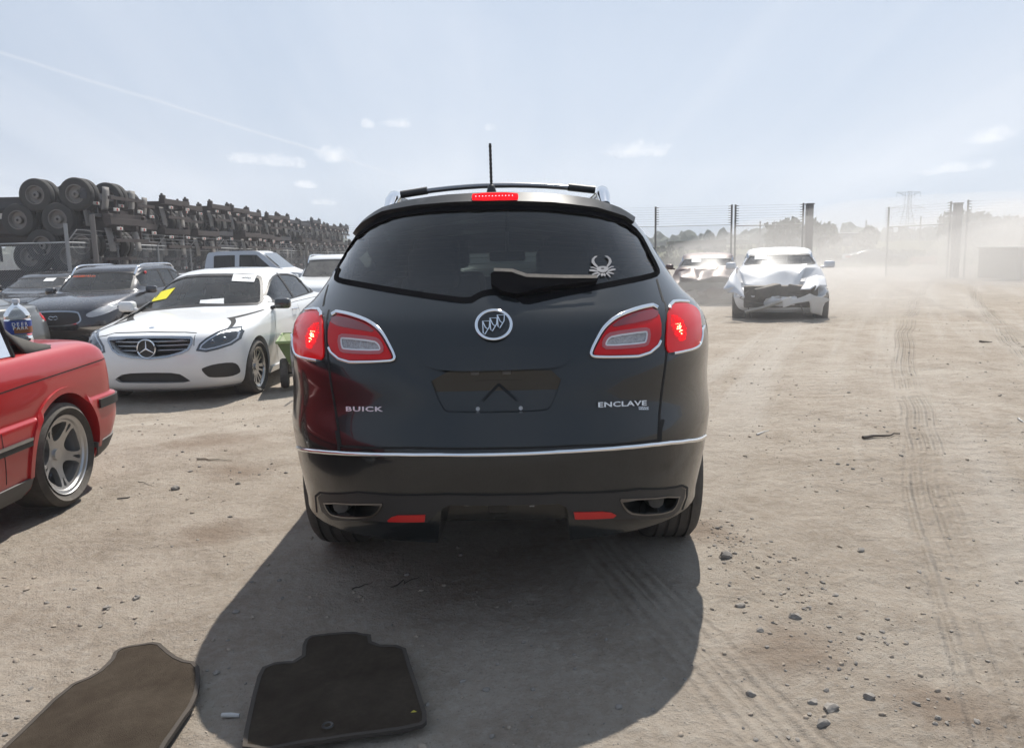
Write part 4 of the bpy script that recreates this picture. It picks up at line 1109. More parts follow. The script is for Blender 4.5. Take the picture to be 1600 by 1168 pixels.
def build_white_sedan():
    L, W, H = 4.88, 1.86, 1.47
    lv = [(.15, .80, .35, L - .30, .6, .8, 2.8, 2.7), (.20, .88, .14, L - .10, .6, .8, 2.8, 2.7), (.30, .915, .04, L - .03, .6, .8, 2.8, 2.7), (.45, .925, 0, L, .6, .8, 2.8, 2.7), (.58, .93, .0, L - .01, .6, .8, 2.8, 2.7),
          (.68, .93, .02, L - .04, .6, .78, 2.8, 2.7), (.76, .925, .03, L - .09, .6, .75, 2.8, 2.7), (.80, .922, .04, L - .16, .6, .75, 2.8, 2.75), (.845, .915, .05, L - .40, .6, .75, 2.8, 2.8),
          (.90, .905, .06, L - .80, .6, .70, 2.8, 3.0), (.945, .89, .08, L - 1.15, .6, .6, 2.8, 3.2), (.985, .865, .14, L - 1.42, .55, .5, 2.9, 3.4), (1.02, .83, .45, L - 1.50, .5, .45, 3, 3.4), (1.05, .815, .75, L - 1.54, .5, .45, 3, 3.4),
          (1.15, .765, .97, L - 1.70, .5, .42, 3, 3.4), (1.26, .705, 1.15, L - 1.88, .5, .42, 3, 3.4), (1.36, .645, 1.34, L - 2.07, .5, .42, 3, 3.4), (1.405, .60, 1.45, L - 2.18, .5, .42, 3, 3.3),
          (1.44, .52, 1.62, L - 2.36, .5, .4, 2.8, 3), (1.462, .36, 1.80, L - 2.60, .4, .3, 2.5, 2.6), (1.47, .08, 1.95, L - 2.75, .1, .1, 2, 2)]
    cav = [(.62, .74, .75, L - 1.75, .5, .4, 3, 3.2), (1.03, .75, .80, L - 1.60, .4, .4, 3, 3.4), (1.34, .56, 1.42, L - 2.12, .4, .4, 3, 3.4), (1.385, .44, 1.7, L - 2.42, .4, .4, 3, 3)]
    x, y = place_front(-3.94, 8.60, 178, L)
    c = Car('white_sedan', 'clean white sedan facing the camera with a yellow sheet and white papers behind its windscreen', 'car', (x, y, -.175), R(178), lv, WHITE, cavity=cav)
    F = DIRS['front']; T = lambda px, k=1, B=F: c.tr(px, B, k)
    ws = T([(217, 478), (232, 461), (250, 444), (268, 430), (300, 428), (370, 427), (408, 429), (412, 440), (412, 460), (410, 476), (380, 477.5), (300, 479)])
    c.opening(ws, F, -8, -2.3, .015)
    sides = chaikin([(3.32, 1.0), (2.2, 1.025), (1.0, 1.06), (1.05, 1.11), (1.35, 1.27), (1.75, 1.355), (2.3, 1.375), (2.66, 1.33), (3.0, 1.18)], 1)
    for sd, P in both_sides(sides): c.opening(P, DIRS[sd], -8, -.4, .012)
    rw = chaikin([(-.62, 1.09), (.62, 1.09), (.52, 1.36), (-.52, 1.36)], 2); c.opening(rw, DIRS['rear'], -8, -.4, .01)
    for yy in (L - .845, L - .845 - 2.874): c.arch(yy, .325, .368, w=.93)
    gr = T([(169, 534), (168.5, 529), (171, 527), (200, 526), (235, 525.5), (270, 525.5), (299, 526), (301.5, 529), (300.5, 537), (295, 547), (285, 552), (262, 558.5), (235, 561.5), (205, 559.5), (186, 555), (176, 548)], 0)
    k = bmesh.new(); gy = None; prism(k, inset(gr, .02), F, -8, 0); 
    top = max((F[2] * -1).dot(c.surf.hit(q.x, q.y, F)[0]) for q in gr)
    k.free(); k = bmesh.new(); prism(k, inset(gr, .022), F, -8, -(L - .22)); c.cut.append(k)
    low = T([(172, 598), (181, 589), (193, 582), (235, 580.5), (278, 581), (292, 589), (304, 598), (240, 600)])
    k = bmesh.new(); prism(k, inset(low, .01), F, -8, -(L - .16)); c.cut.append(k)
    fog = chaikin(T([(314, 577), (318, 574), (335, 568.5), (360, 565.5), (371, 568), (376, 578), (374, 583), (360, 588), (329, 589.5), (323, 587)], 0), 1); fog2 = [Vector((-q.x, q.y)) for q in fog]
    c.body()
    gl_front(c, ws, WSGLASS); side_glass(c, sides, SGLASS, [(2.22, 1.03, 2.30, 1.38, .035), (1.38, 1.05, 1.55, 1.32, .02)])
    c.panel('rear_window', rw, DIRS['rear'], SGLASS, -.003, 0, step=.1, smooth=80)
    interior(c, [L - 2.75, L - 3.65], .45, INTERIOR, .36, L - 1.95, (.9, L - 1.6))
    bm = bmesh.new(); add_box(bm, (0, L - 2.28, 1.29), (.24, .03, .07), bev=.02); obj('rear_view_mirror', bm, BLACK, c.root)
    # papers: inside the glass
    for nm, px, m in (('windscreen_notice', [(233, 466), (237, 456), (243, 450.5), (274, 449.5), (260, 466.5)], YPAPER), ('windscreen_sheet', [(362, 439), (365, 428), (401.5, 429.5), (397, 440.5)], PAPER), ('dashboard_sheet', [(312, 474), (313, 469), (350, 466), (350, 474.5)], PAPER)):
        pn = c.panel(nm, T(px, 0), F, m, .0035, .002, step=.05)
        if nm == 'windscreen_sheet':
            q = T([(382, 434.3)], 0)[0]; p, n = c.surf.hit(q.x, q.y, F); xx = Vector((-1, 0, 0)); yy = n.cross(xx).normalized()
            M = Matrix((xx, yy, n)).transposed().to_4x4(); M.translation = p + n * .005
            text_mesh('44587744', .045, mat('ink', (.02, .02, .03), .7), M, pn, 'lettering', .0004, 1.0)
    c.panel('sunroof', chaikin([(-.40, 1.85), (-.40, 2.32), (.40, 2.32), (.40, 1.85)], 1), (Vector((1, 0, 0)), Vector((0, 1, 0)), Vector((0, 0, -1))), mat('sunroof_glass', (.02, .022, .025), .05, coat=1), .002, .004, step=.1)
    # grille
    c.panel('grille_frame', gr, F, DCHROME, .010, .05, [inset(gr, .022)], step=.04)
    bm = bmesh.new(); zs = [q.y for q in gr]; z0, z1 = min(zs), max(zs); xs = [q.x for q in gr]; xm = (min(xs) + max(xs)) / 2; hw = (max(xs) - min(xs)) / 2
    for i, zz in enumerate((z1 - .055, z1 - .100, z1 - .150)):
        ww = hw * (.96, .97, .88)[i]; pts = [(-(xm + ww * t), L - .07 - .10 * abs(t) ** 2.2, zz) for t in [k / 10 for k in range(-10, 11)]]
        add_tube(bm, pts, .013, 8, .75)
    obj('grille_slat', bm, DCHROME, c.root, 60)
    bm = bmesh.new(); plate(bm, inset(gr, .015), [], lambda a, b, k: Vector((-a, L - .17 - k * .01, b)), .01, .1); obj('grille_mesh', bm, BLACK, c.root)
    q = T([(230, 544.5)], 0)[0]; star(c, F, q.x, q.y, .098, .025)
    bm = bmesh.new(); p, n = c.surf.hit(q.x, q.y, F); add_cyl(bm, p + Vector((0, -.02, 0)), p + Vector((0, .02, 0)), .09, None, 30); obj('emblem_backing', bm, BLACK, c.root)
    q = T([(237, 512)], 0)[0]; p, n = c.surf.hit(q.x, q.y, F); bm = bmesh.new(); add_cyl(bm, p, p + n * .006, .028, .024, 20); obj('bonnet_badge', bm, CHROME, c.root)
    # lamps
    hl = T([(306, 548), (311, 537), (322, 528), (340, 518), (360, 511.5), (379, 509.5), (382, 517), (377, 529), (362, 539), (340, 546), (322, 550)], 0)
    def lampset(P, BB):
        h = c.panel('headlight', P, BB, HLDARK, .004, .012, step=.03)
        i1 = inset(P, .022); c.panel('lamp_strip', i1, BB, mat('lamp_reflector', (.45, .47, .5), .15, .8, bump=.6, bscale=60), .0055, .004, [inset(P, .036)], step=.03, parent=h)
        cxx = sum(q.x for q in P) / len(P); czz = sum(q.y for q in P) / len(P)
        for dx in (-.055, .05):
            p, n = c.surf.hit(cxx + dx * (1 if P is hl else -1), czz + .008 * (1 if dx > 0 else -1), BB); bm = bmesh.new(); bmesh.ops.create_uvsphere(bm, u_segments=16, v_segments=10, radius=.036, matrix=Matrix.Translation(p - n * .022)); obj('projector', bm, mat('dim_projector', (.12, .13, .15), .1, .6), h, 60)
        q = P[0]
        return h
    lampset(hl, F); lampset([Vector((-q.x, q.y)) for q in hl], F)
    c.panel('fog_intake', fog, F, BLACK, .003, .02, step=.04); c.panel('fog_intake', fog2, F, BLACK, .003, .02, step=.04)
    bm = bmesh.new(); plate(bm, low, [], lambda a, b, k: Vector((-a, L - .12 - k * .01, b)), .01, .1); obj('lower_grille', bm, BLACK, c.root)
    lip = [Vector((-.80, .165)), Vector((-.80, .185)), Vector((0, .192)), Vector((.80, .185)), Vector((.80, .165)), Vector((0, .168))]
    c.panel('bumper_lip', lip, F, GREYPL, .014, .02, step=.05)
    # gaps: bonnet, door
    bm = c.line([T([(303, 540), (307, 520), (290, 519), (235, 518.5), (180, 520), (166, 524)], 0), T([(168, 524), (160, 508), (190, 488), (212, 480)], 0)], F, .007)
    s = [[(2.30, .95), (2.28, .35)], [(3.36, .92), (3.42, .55), (3.35, .32)], [(1.25, .95), (1.35, .6), (1.5, .4)], [(3.36, .95), (2.3, .985), (1.2, .99), (.5, .985)], [(4.55, .80), (4.0, .90), (3.45, .955)]]
    for sd, f in (('right', 1), ('left', -1)): bm = c.line([[Vector((f * a, b)) for a, b in p] for p in s], DIRS[sd], .006, bm=bm)
    obj('panel_gap', bm, GAP, c.root)
    for sd, f in (('right', 1), ('left', -1)):
        for yy in (2.50, 1.62):
            p, n = c.surf.hit(f * yy, .90, DIRS[sd]); bm = bmesh.new(); add_tube(bm, [p + Vector((0, -.10, 0)), p + Vector((f * .035, -.06, 0)), p + Vector((f * .035, .06, 0)), p + Vector((0, .10, 0))], .011, 8); obj('door_handle', bm, CHROME, c.root, 60)
        c.panel('side_skirt', [Vector((f * a, b)) for a, b in ((1.65, .20), (1.62, .27), (3.6, .27), (3.62, .20))], DIRS[sd], WHITE, .025, .04, step=.1)
    door_mirror(c, -.90, 3.28, 1.02, BLACKP, (.20, .13, .13)); door_mirror(c, .90, 3.28, 1.02, WHITE, (.20, .13, .13))
    hole = [(.20, -6), (.20, 6), (.11, 5), (.10, 0), (.11, -5)]; hole2 = [(.20, 12), (.20, 34), (.14, 32), (.095, 23), (.14, 14)]
    make_wheel('e', .327, .236, .245, [hole, hole2], 8 if 0 else 7, 5, False, dish=.03, rimmat=mat('bright_alloy', (.45, .45, .45), .25, .9), hub=.04)
    for (xx, yy) in ((.80, L - .845), (-.80, L - .845), (.80, L - 3.719), (-.80, L - 3.719)): put_wheel(c, 'e', xx, yy, .325)
    return c

def gen_car(name, label, cat, nose, th, z, paint, L, W, H, cowl, wt, rt, rb, hh, dh, belt, nz, suv=False, wheel='e', wr=.325, axles=(.85, 3.6), rails=False, tint=None, seats=INTERIOR,
            grille=None, sheet=True, group=None, tumble=.72, side=None, wheelx=None, lamps=True, front=True, extra=None, Lf=.75):
    x, y = place_front(nose[0], nose[1], th, L)
    lv, cav = gen(L, W, H, cowl, wt, rt, rb, hh, dh, belt, nz, suv=suv, tumble=tumble, Lf=Lf)
    c = Car(name, label, cat, (x, y, z), R(th), lv, paint, group, cavity=cav, ne=16, ns=18, sub=3)
    F = DIRS['front']; w = W / 2; wr_ = w * tumble; zb = lv[-8][0] if 0 else (max(belt, hh) if suv else dh + .055)
    ws = chaikin([(-w * .80, zb + .03), (-w * .78, zb + .06), (-wr_ * .97, H - .175), (-wr_ * .90, H - .14), (0, H - .125), (wr_ * .90, H - .14), (wr_ * .97, H - .175), (w * .78, zb + .06), (w * .80, zb + .03), (w * .6, zb + .012), (0, zb + .002), (-w * .6, zb + .012)], 1)
    c.opening(ws, F, -8, -(wt - .15), .01)
    rw = chaikin([(-w * .70, zb + .03), (-wr_ * .88, H - .145), (wr_ * .88, H - .145), (w * .70, zb + .03)], 2); c.opening(rw, DIRS['rear'], -8, rt + .2, .01)
    side = side or [(cowl - .35, zb + .01), (wt + .05, H - .13), ((wt + rt) / 2, H - .10), (rt + .25, H - .13), (rb + (.35 if not suv else .30), zb + .05)]
    sp = chaikin(side, 1)
    for sd, P in both_sides(sp): c.opening(P, DIRS[sd], -8, -.35, .012)
    for a in axles: c.arch(L - a, wr, wr * 1.13, w=w)
    c.body()
    gl_front(c, ws, tint or WSGLASS); c.panel('rear_window', rw, DIRS['rear'], tint or SGLASS, -.003, 0, step=.12, smooth=80)
    mid = (wt + rt) / 2
    side_glass(c, sp, SGLASS, [(mid + .05, zb, mid + .1, H - .10, .035), (rt + .45, zb, rt + .55, H - .12, .02)], DCHROME if not suv else BLACK)
    interior(c, [mid + .35, mid - .55], .45 + (.15 if suv else 0), seats, .34, cowl - .5, (rb, cowl - .2))
    xs = wheelx or w - .125
    for a in axles:
        for sx in (-1, 1): put_wheel(c, wheel, sx * xs, L - a, wr)
    for sx in (-1, 1): door_mirror(c, sx * w * .97, cowl - .42, zb + .02, paint, (.2, .12, .14))
    if rails:
        for sx in (-1, 1):
            pts = []
            for i in range(13):
                yy = rt + .15 + (wt - rt - .1) * i / 12; h = c.surf.bvh.ray_cast(Vector((sx * (wr_ - .04), yy, 3)), Vector((0, 0, -1)))[0]
                pts.append((sx * (wr_ - .04), yy, (h.z if h else H - .05) + (.045 if 0 < i < 12 else 0)))
            bm = bmesh.new(); add_tube(bm, pts, .020, 8); obj('roof_rail', bm, CHROME, c.root, 60)
    if lamps:
        hl = chaikin([(-w * .93, nz - .02), (-w * .50, nz - .10), (-w * .46, nz - .02), (-w * .80, nz + .08), (-w * .95, nz + .09)], 2)
        c.panel('headlight', [Vector((-q.x, q.y)) for q in hl], F, HLGLASS, .004, .01, step=.05); c.panel('headlight', hl, F, HLGLASS, .004, .01, step=.05)
        tl = chaikin([(-w * .95, nz), (-w * .95, nz + .16), (-w * .55, nz + .16), (-w * .60, nz + .03)], 1)
        c.panel('tail_lamp', tl, DIRS['rear'], REDLENS, .004, .01, step=.06, both=True)
    s = [[(mid + .05, zb), (mid + .02, .30)], [(cowl - .35, zb), (cowl - .25, .30)]]
    bm = bmesh.new()
    for sd, f in (('right', 1), ('left', -1)): bm = c.line([[Vector((f * a, b)) for a, b in p] for p in s], DIRS[sd], .007, bm=bm)
    obj('panel_gap', bm, GAP, c.root)
    for sd, f in (('right', 1), ('left', -1)):
        for yy in (mid + .22, mid - .70):
            p, n = c.surf.hit(f * yy, zb - .12, DIRS[sd]); bm = bmesh.new(); add_tube(bm, [p + Vector((0, -.09, 0)), p + Vector((f * .03, 0, 0)), p + Vector((0, .09, 0))], .011, 6); obj('door_handle', bm, paint, c.root, 60)
    if sheet:
        q = [(-w * sheet, H - .17), (-w * sheet, H - .24), (-w * sheet - .24, H - .24), (-w * sheet - .24, H - .17)] if sheet is not True else [(.15, H - .16), (.15, H - .23), (.40, H - .23), (.40, H - .16)]
        c.panel('windscreen_sheet', [Vector(a) for a in q], F, PAPER, .0035, .002, step=.08)
    return c

def build_crossover():
    L = 4.63
    c = gen_car('dark_crossover', 'near black crossover SUV with chrome roof rails behind the white sedan', 'car', (-8.0, 14.0), 180, -.235, NAVY, L, 1.82, 1.57, 3.30, 2.70, .75, .25, 1.06, 0, 1.02, .78, suv=True, axles=(.83, 3.68), rails=True, wr=.345, seats=BEIGE, sheet=False, lamps=False)
    F = DIRS['front']; w = .91
    g = chaikin([(-.44, .72), (-.47, .60), (-.30, .53), (.30, .53), (.47, .60), (.44, .72), (.38, .80), (-.38, .80)], 2)
    c.panel('grille', inset(g, .02), F, BLACK, .003, .01, step=.08); c.panel('grille_frame', g, F, DCHROME, .012, .02, [inset(g, .024)], step=.05)
    p, n = c.surf.hit(0, .685, F); y = p.y + .03; bm = bmesh.new()
    for sx in (-1, 1): add_tube(bm, [(sx * .012, y, .655), (sx * .05, y, .655), (sx * .078, y, .675), (sx * .072, y, .70), (sx * .045, y, .712), (sx * .018, y, .706), (0, y, .690)], .0065, 6)
    obj('emblem', bm, CHROME, c.root, 60)
    hl = chaikin([(.50, .72), (.58, .66), (.80, .72), (.93, .84), (.92, .90), (.80, .88), (.60, .78)], 2)
    for P in (hl, [Vector((-q.x, q.y)) for q in hl]): c.panel('headlight', P, F, CLEARL, .004, .012, step=.04)
    c.panel('lower_intake', chaikin([(-.55, .30), (-.60, .42), (-.45, .46), (.45, .46), (.60, .42), (.55, .30)], 1), F, BLACK, .003, .01, step=.08)
    for f in (1, -1): c.panel('bumper_blade', [Vector((f * a, b)) for a, b in ((.42, .50), (.88, .52), (.90, .46), (.60, .455))], F, DCHROME, .012, .02, step=.05)
    # orange grease-pencil scrawl on the glass
    M = None; q = Vector((-.30, 1.36)); p, n = c.surf.hit(q.x, q.y, F); xx = Vector((-1, 0, 0)); yy = n.cross(xx).normalized(); M = Matrix((xx, yy, n)).transposed().to_4x4(); M.translation = p + n * .002
    text_mesh('X528814158', .085, mat('orange_marker', (.55, .10, .04), .8), M, c.root, 'windscreen_scrawl', .0005, 1.0)
    bm = bmesh.new(); p, n = c.surf.hit(-2.45, 1.40, DIRS['left']); bmesh.ops.create_uvsphere(bm, u_segments=12, v_segments=8, radius=.05, matrix=Matrix.Translation(p + n * .01) @ Matrix.Diagonal((.3, 1, .6, 1))); obj('red_tag', bm, mat('red_tag', (.5, .01, .02), .5), c.root)
def build_background_cars():
    gen_car('black_sedan', 'black sedan nearest the chain-link fence with a small white sheet behind its windscreen', 'car', (-11.9, 18.4), 180, -.27, BLACKP, 4.8, 1.83, 1.43, 3.35, 2.55, 1.55, .75, .92, .98, .95, .74, axles=(.9, 3.7), sheet=True)
    gen_car('grey_sedan', 'graphite grey sedan whose tail sticks in at the left edge behind the red convertible', 'car', (-12.45, 12.95), 86, -.30, GREYP, 4.85, 1.83, 1.44, 3.40, 2.6, 1.35, .55, .92, 1.01, .95, .74, axles=(.95, 3.75), sheet=False)
    gen_car('white_crossover', 'white crossover with roof rails parked beyond the white sedan, partly hidden by the dark SUV', 'car', (-5.10, 21.2), 180, -.29, WHITE, 4.6, 1.84, 1.72, 3.35, 2.75, .6, .2, 1.10, 0, 1.05, .82, suv=True, axles=(.85, 3.55), rails=True, wr=.345, sheet=False, tint=glass('hazy_glass', (.30, .31, .31), 1, .05, dust=.5))
def build_pickup():
    z = -.42; t = thing('pickup_truck', 'pale silver extended-cab pickup seen side-on in front of the trailer stacks', 'pickup', (-11.9, 27.0, z), R(-90))
    # local: +y forward (world +x); tail at y = 0
    m = SILVERBLUE
    def sec(name, prof, hw, hwt, mm, holes=()):
        bm = bmesh.new(); zs = [q[1] for q in prof]; zt = max(zs)
        P = chaikin(prof, 1)
        for sx in (-1, 1):
            def fn(a, b, k, sx=sx):
                ww = hw if b < 1.15 else hw + (hwt - hw) * (b - 1.15) / (2.02 - 1.15)
                return Vector((sx * (ww - k * .05), a, b))
            plate(bm, P, holes, fn, .05, .25)
        Q = P
        for a, b in zip(Q, Q[1:] + Q[:1]):
            wa = [hw if q.y < 1.15 else hw + (hwt - hw) * (q.y - 1.15) / (2.02 - 1.15) for q in (a, b)]
            wa = [x - .002 for x in wa]
            bm.faces.new([bm.verts.new(v) for v in ((-wa[0], a.x, a.y), (wa[0], a.x, a.y), (wa[1], b.x, b.y), (-wa[1], b.x, b.y))])
        fix_normals(bm); return obj(name, bm, mm, t, 30)
    w1 = [Vector(q) for q in ((2.35, 1.35), (2.33, 1.38), (2.33, 1.86), (2.36, 1.89), (3.00, 1.90), (3.02, 1.88), (3.02, 1.36))]; w2 = [Vector(q) for q in ((3.16, 1.35), (3.16, 1.88), (3.18, 1.90), (3.72, 1.89), (4.25, 1.42), (4.3, 1.35))]
    cab = sec('body', [(2.05, .55), (2.02, 1.30), (2.10, 1.90), (2.20, 2.02), (3.60, 2.03), (3.85, 1.97), (4.55, 1.35), (5.60, 1.22), (5.78, 1.05), (5.80, .55)], .98, .76, m, (w1, w2))
    bed = sec('cargo_bed', [(.05, .60), (.03, 1.28), (.06, 1.32), (1.98, 1.32), (1.99, .58)], .98, .98, m)
    for sx in (-1, 1):
        for P in (w1, w2):
            bm = bmesh.new(); vs = [bm.verts.new((sx * (.98 + (.76 - .98) * (q.y - 1.15) / .87 - .03), q.x, q.y)) for q in P]; bm.faces.new(vs)
            obj('side_window', bm, glass('dark_side_glass', (.10, .10, .11), .6, .03, dust=.1), t)
    bm = bmesh.new(); vs = [bm.verts.new(v) for v in ((-.80, 4.50, 1.425), (.80, 4.50, 1.425), (.68, 3.92, 1.935), (-.68, 3.92, 1.935))]; bm.faces.new(vs); bmesh.ops.translate(bm, vec=(0, .012, .012), verts=bm.verts); obj('windscreen', bm, mat('sky_glass', (.03, .035, .04), .05, coat=1), t)
    make_wheel('t', .38, .22, .25, [[(.17, -16), (.17, 16), (.08, 12), (.08, -12)]], 6, 6, False)
    class C_: pass
    c = C_(); c.root = t
    for (x, y) in ((.86, 1.15), (-.86, 1.15), (.86, 4.75), (-.86, 4.75)): put_wheel(c, 't', x, y, .38)
    bm = bmesh.new(); add_box(bm, (0, 5.82, .62), (1.9, .14, .2), bev=.03); obj('bumper', bm, CHROME, t); bm = bmesh.new(); add_box(bm, (0, -.02, .60), (1.8, .14, .16), bev=.03); obj('bumper', bm, CHROME, t)
    bm = bmesh.new(); add_box(bm, (0, 2.9, .5), (1.2, 5.4, .2)); obj('underbody', bm, BLACK, t)
def build_cart():
    t = thing('garden_cart', 'small green plastic garden cart with a black wheel squeezed between white sedan and dark SUV', 'cart', (-2.42, 9.55, -.13), R(12))
    G = mat('green_plastic', (.12, .19, .055), .5, dust=.4)
    bm = bmesh.new(); top = [(-.36, -.28, .58), (.36, -.28, .58), (.36, .75, .58), (-.36, .75, .58)]; bot = [(-.22, -.14, .27), (.22, -.14, .27), (.22, .55, .27), (-.22, .55, .27)]
    A = [bm.verts.new(p) for p in top]; Bv = [bm.verts.new(p) for p in bot]; bm.faces.new(Bv)
    for i in range(4): bm.faces.new((A[i], A[(i + 1) % 4], Bv[(i + 1) % 4], Bv[i]))
    fix_normals(bm); o = obj('tray', bm, G, t, 30); md = o.modifiers.new('s', 'SOLIDIFY'); md.thickness = .012
    bm = bmesh.new(); add_tube(bm, [Vector(p) for p in top], .018, 6, closed=True); obj('tray_rim', bm, mat('green_rim', (.22, .32, .12), .5, dust=.3), t)
    for x in (-.31, .27):
        bm = bmesh.new(); add_lathe(bm, [(.02, -.04), (.12, -.035), (.165, -.045), (.18, -.02), (.18, .02), (.165, .045), (.12, .035), (.02, .04)], 24, 'X', False, Matrix.Translation((x, .0, .18))); obj('wheel', bm, RUBBER, t, 50)
    bm = bmesh.new(); add_cyl(bm, (-.3, 0, .18), (.3, 0, .18), .012); add_tube(bm, [(-.2, .5, .28), (-.2, .5, .02)], .012); add_tube(bm, [(.2, .5, .28), (.2, .5, .02)], .012); add_tube(bm, [(0, -.12, .26), (0, -.4, .3), (0, -.75, .75)], .014); obj('frame', bm, BLACK, t)

def crumple(verts, tris, thick, m, name, parent, n=2, amp=.02, seed=1):
    """hand placed torn-sheet outline, subdivided and dented"""
    bm = bmesh.new(); V = [bm.verts.new(v) for v in verts]
    for t in tris: bm.faces.new([V[i] for i in t])
    bmesh.ops.subdivide_edges(bm, edges=bm.edges[:], cuts=n + 2, use_grid_fill=True)
    bmesh.ops.triangulate(bm, faces=bm.faces[:])
    for v in bm.verts:
        d = noise.noise_vector(v.co * 3.1 + Vector((seed, 0, 0))) * amp + noise.noise_vector(v.co * 9 + Vector((0, seed, 0))) * amp * .35; v.co += d
    fix_normals(bm); bmesh.ops.smooth_vert(bm, verts=bm.verts, factor=.35, use_axis_x=True, use_axis_y=True, use_axis_z=True); o = obj(name, bm, m, parent, 38); md = o.modifiers.new('s', 'SOLIDIFY'); md.thickness = thick; return o
def build_wrecks():
    DUSTG = glass('dusty_windscreen', (.35, .36, .36), 1, .11, dust=.25)
    L = 4.55
    c = gen_car('wrecked_white_sedan', 'white sedan with its front end smashed in and bonnet buckled, facing the camera', 'car', (5.05, 14.95), 163, -.06, DIRTY_WHITE, L, 1.78, 1.435, 3.22, 2.42, 1.35, .62, .93, 1.0, .96, .72, axles=(.95, 3.63), sheet=.28, lamps=False, wr=.32, tint=DUSTG)
    shorten(c, 3.78)
    E = mat('engine_grime', (.035, .033, .030), .8, dust=.7, dscale=4, bump=.8, bscale=14)
    rnd = random.Random(4); bm = bmesh.new()
    add_box(bm, (0, 3.86, .50), (1.35, .5, .42), bev=.03); add_box(bm, (.25, 4.02, .60), (.5, .35, .22), (0, .2, .3), .03); add_box(bm, (-.35, 4.0, .62), (.42, .3, .16), (.1, -.2, -.2), .03)
    obj('engine', bm, E, c.root)
    bm = bmesh.new()
    for i in range(5):
        bm = bmesh.new(); a = Vector((rnd.uniform(-.7, .7), 4.1, rnd.uniform(.3, .7))); add_tube(bm, [a, a + Vector((rnd.uniform(-.3, .3), .12, rnd.uniform(-.2, .1))), a + Vector((rnd.uniform(-.4, .4), .05, rnd.uniform(-.3, .1)))], .014, 6); obj('torn_hose', bm, E, c.root)
    # local x is to the left of the picture (car faces us)
    P = lambda px, py, y: None
    def W(px, py, yl):                       # photo pixel -> local point on the plane y = yl of this car
        o0 = c.Mi @ CAM_M.translation; d = c.Mi.to_3x3() @ ray(px, py)[1]; t = (yl - o0.y) / d.y; return o0 + d * t
    hood = [W(1156, 418, 3.15), W(1172, 414, 3.15), W(1203, 416, 3.2), W(1224, 417, 3.2), W(1240, 415, 3.2), W(1262, 412, 3.15), W(1154, 424, 3.5), W(1186, 430, 3.58), W(1223, 419, 3.5), W(1246, 427, 3.58), W(1259, 417, 3.45),
            W(1162, 447, 3.80), W(1185, 452, 3.88), W(1210, 455, 3.90), W(1235, 453.5, 3.88), W(1247, 452, 3.80)]
    # raise the inner crest so the sheet folds like a tent
    tr_ = [(0, 6, 1), (1, 6, 7), (1, 7, 2), (2, 7, 8), (2, 8, 3), (3, 8, 4), (4, 8, 9), (4, 9, 5), (5, 9, 10), (6, 11, 7), (7, 11, 12), (7, 12, 13), (7, 13, 8), (8, 13, 14), (8, 14, 9), (9, 14, 15), (9, 15, 10)]
    crumple(hood, tr_, .012, DIRTY_WHITE, 'buckled_bonnet', c.root, 2, .022, 2)
    lf = [W(1151, 417, 3.7), W(1138, 435, 4.2), W(1129, 452, 4.35), W(1137, 458, 4.3), W(1149, 447, 4.35), W(1150, 424, 3.95), W(1157, 440, 4.1), W(1165, 466, 4.45), W(1147, 457, 4.40)]
    crumple(lf, [(0, 1, 5), (1, 2, 4), (2, 3, 4), (1, 4, 5), (5, 4, 6), (4, 8, 7), (4, 7, 6), (3, 8, 4)], .010, DIRTY_WHITE, 'torn_wing', c.root, 2, .018, 5)
    rf = [W(1262, 434, 3.7), W(1276, 428, 3.5), W(1289, 431, 3.4), W(1293, 448, 3.9), W(1280, 447, 4.2), W(1272, 455, 4.3), W(1276, 446, 4.2), W(1266, 452, 4.3), W(1250, 452, 4.25), W(1256, 440, 4.0)]
    crumple(rf, [(0, 1, 9), (1, 2, 4), (2, 3, 4), (1, 4, 6), (4, 5, 6), (1, 6, 9), (6, 7, 9), (7, 8, 9)], .010, DIRTY_WHITE, 'torn_wing', c.root, 2, .018, 7)
    bp = [W(1222, 469, 4.4), W(1236, 463, 4.42), W(1240, 468, 4.46), W(1265, 458, 4.5), W(1275, 462, 4.5), W(1290, 465, 4.4), W(1298, 468, 4.35), W(1288, 475, 4.4), W(1285, 494, 4.3), W(1266, 489, 4.45), W(1264, 470, 4.52), W(1240, 475, 4.5), W(1223, 482, 4.42)]
    crumple(bp, [(0, 1, 2), (0, 2, 12), (2, 11, 12), (2, 3, 10), (2, 10, 11), (3, 4, 10), (4, 5, 7), (5, 6, 7), (4, 7, 10), (7, 8, 9), (7, 9, 10)], .012, mat('dull_white_plastic', (.55, .54, .52), .5, dust=.5), 'hanging_bumper', c.root, 2, .02, 9)
    bm = bmesh.new(); add_tube(bm, [W(1165, 487, 4.2), W(1192, 481, 4.3), W(1222, 470, 4.3)], .055, 6, .7); obj('bumper_beam', bm, mat('bare_metal', (.38, .36, .33), .6, .5, dust=.5), c.root)
    # maroon wreck behind it
    d = gen_car('wrecked_maroon_sedan', 'dusty maroon sedan with a crushed front end, just behind the smashed white sedan', 'car', (4.75, 19.4), 166, -.17, MAROON, L, 1.80, 1.43, 3.22, 2.42, 1.35, .62, .93, 1.0, .96, .72, axles=(.95, 3.63), sheet=.18, lamps=False, wr=.32, tint=DUSTG)
    shorten(d, 3.95)
    bm = bmesh.new(); add_box(bm, (0, 3.98, .50), (1.4, .4, .42), (.1, 0, 0), .04); add_box(bm, (.3, 4.1, .4), (.7, .3, .2), (.3, .2, .2), .04); obj('engine', bm, E, d.root)
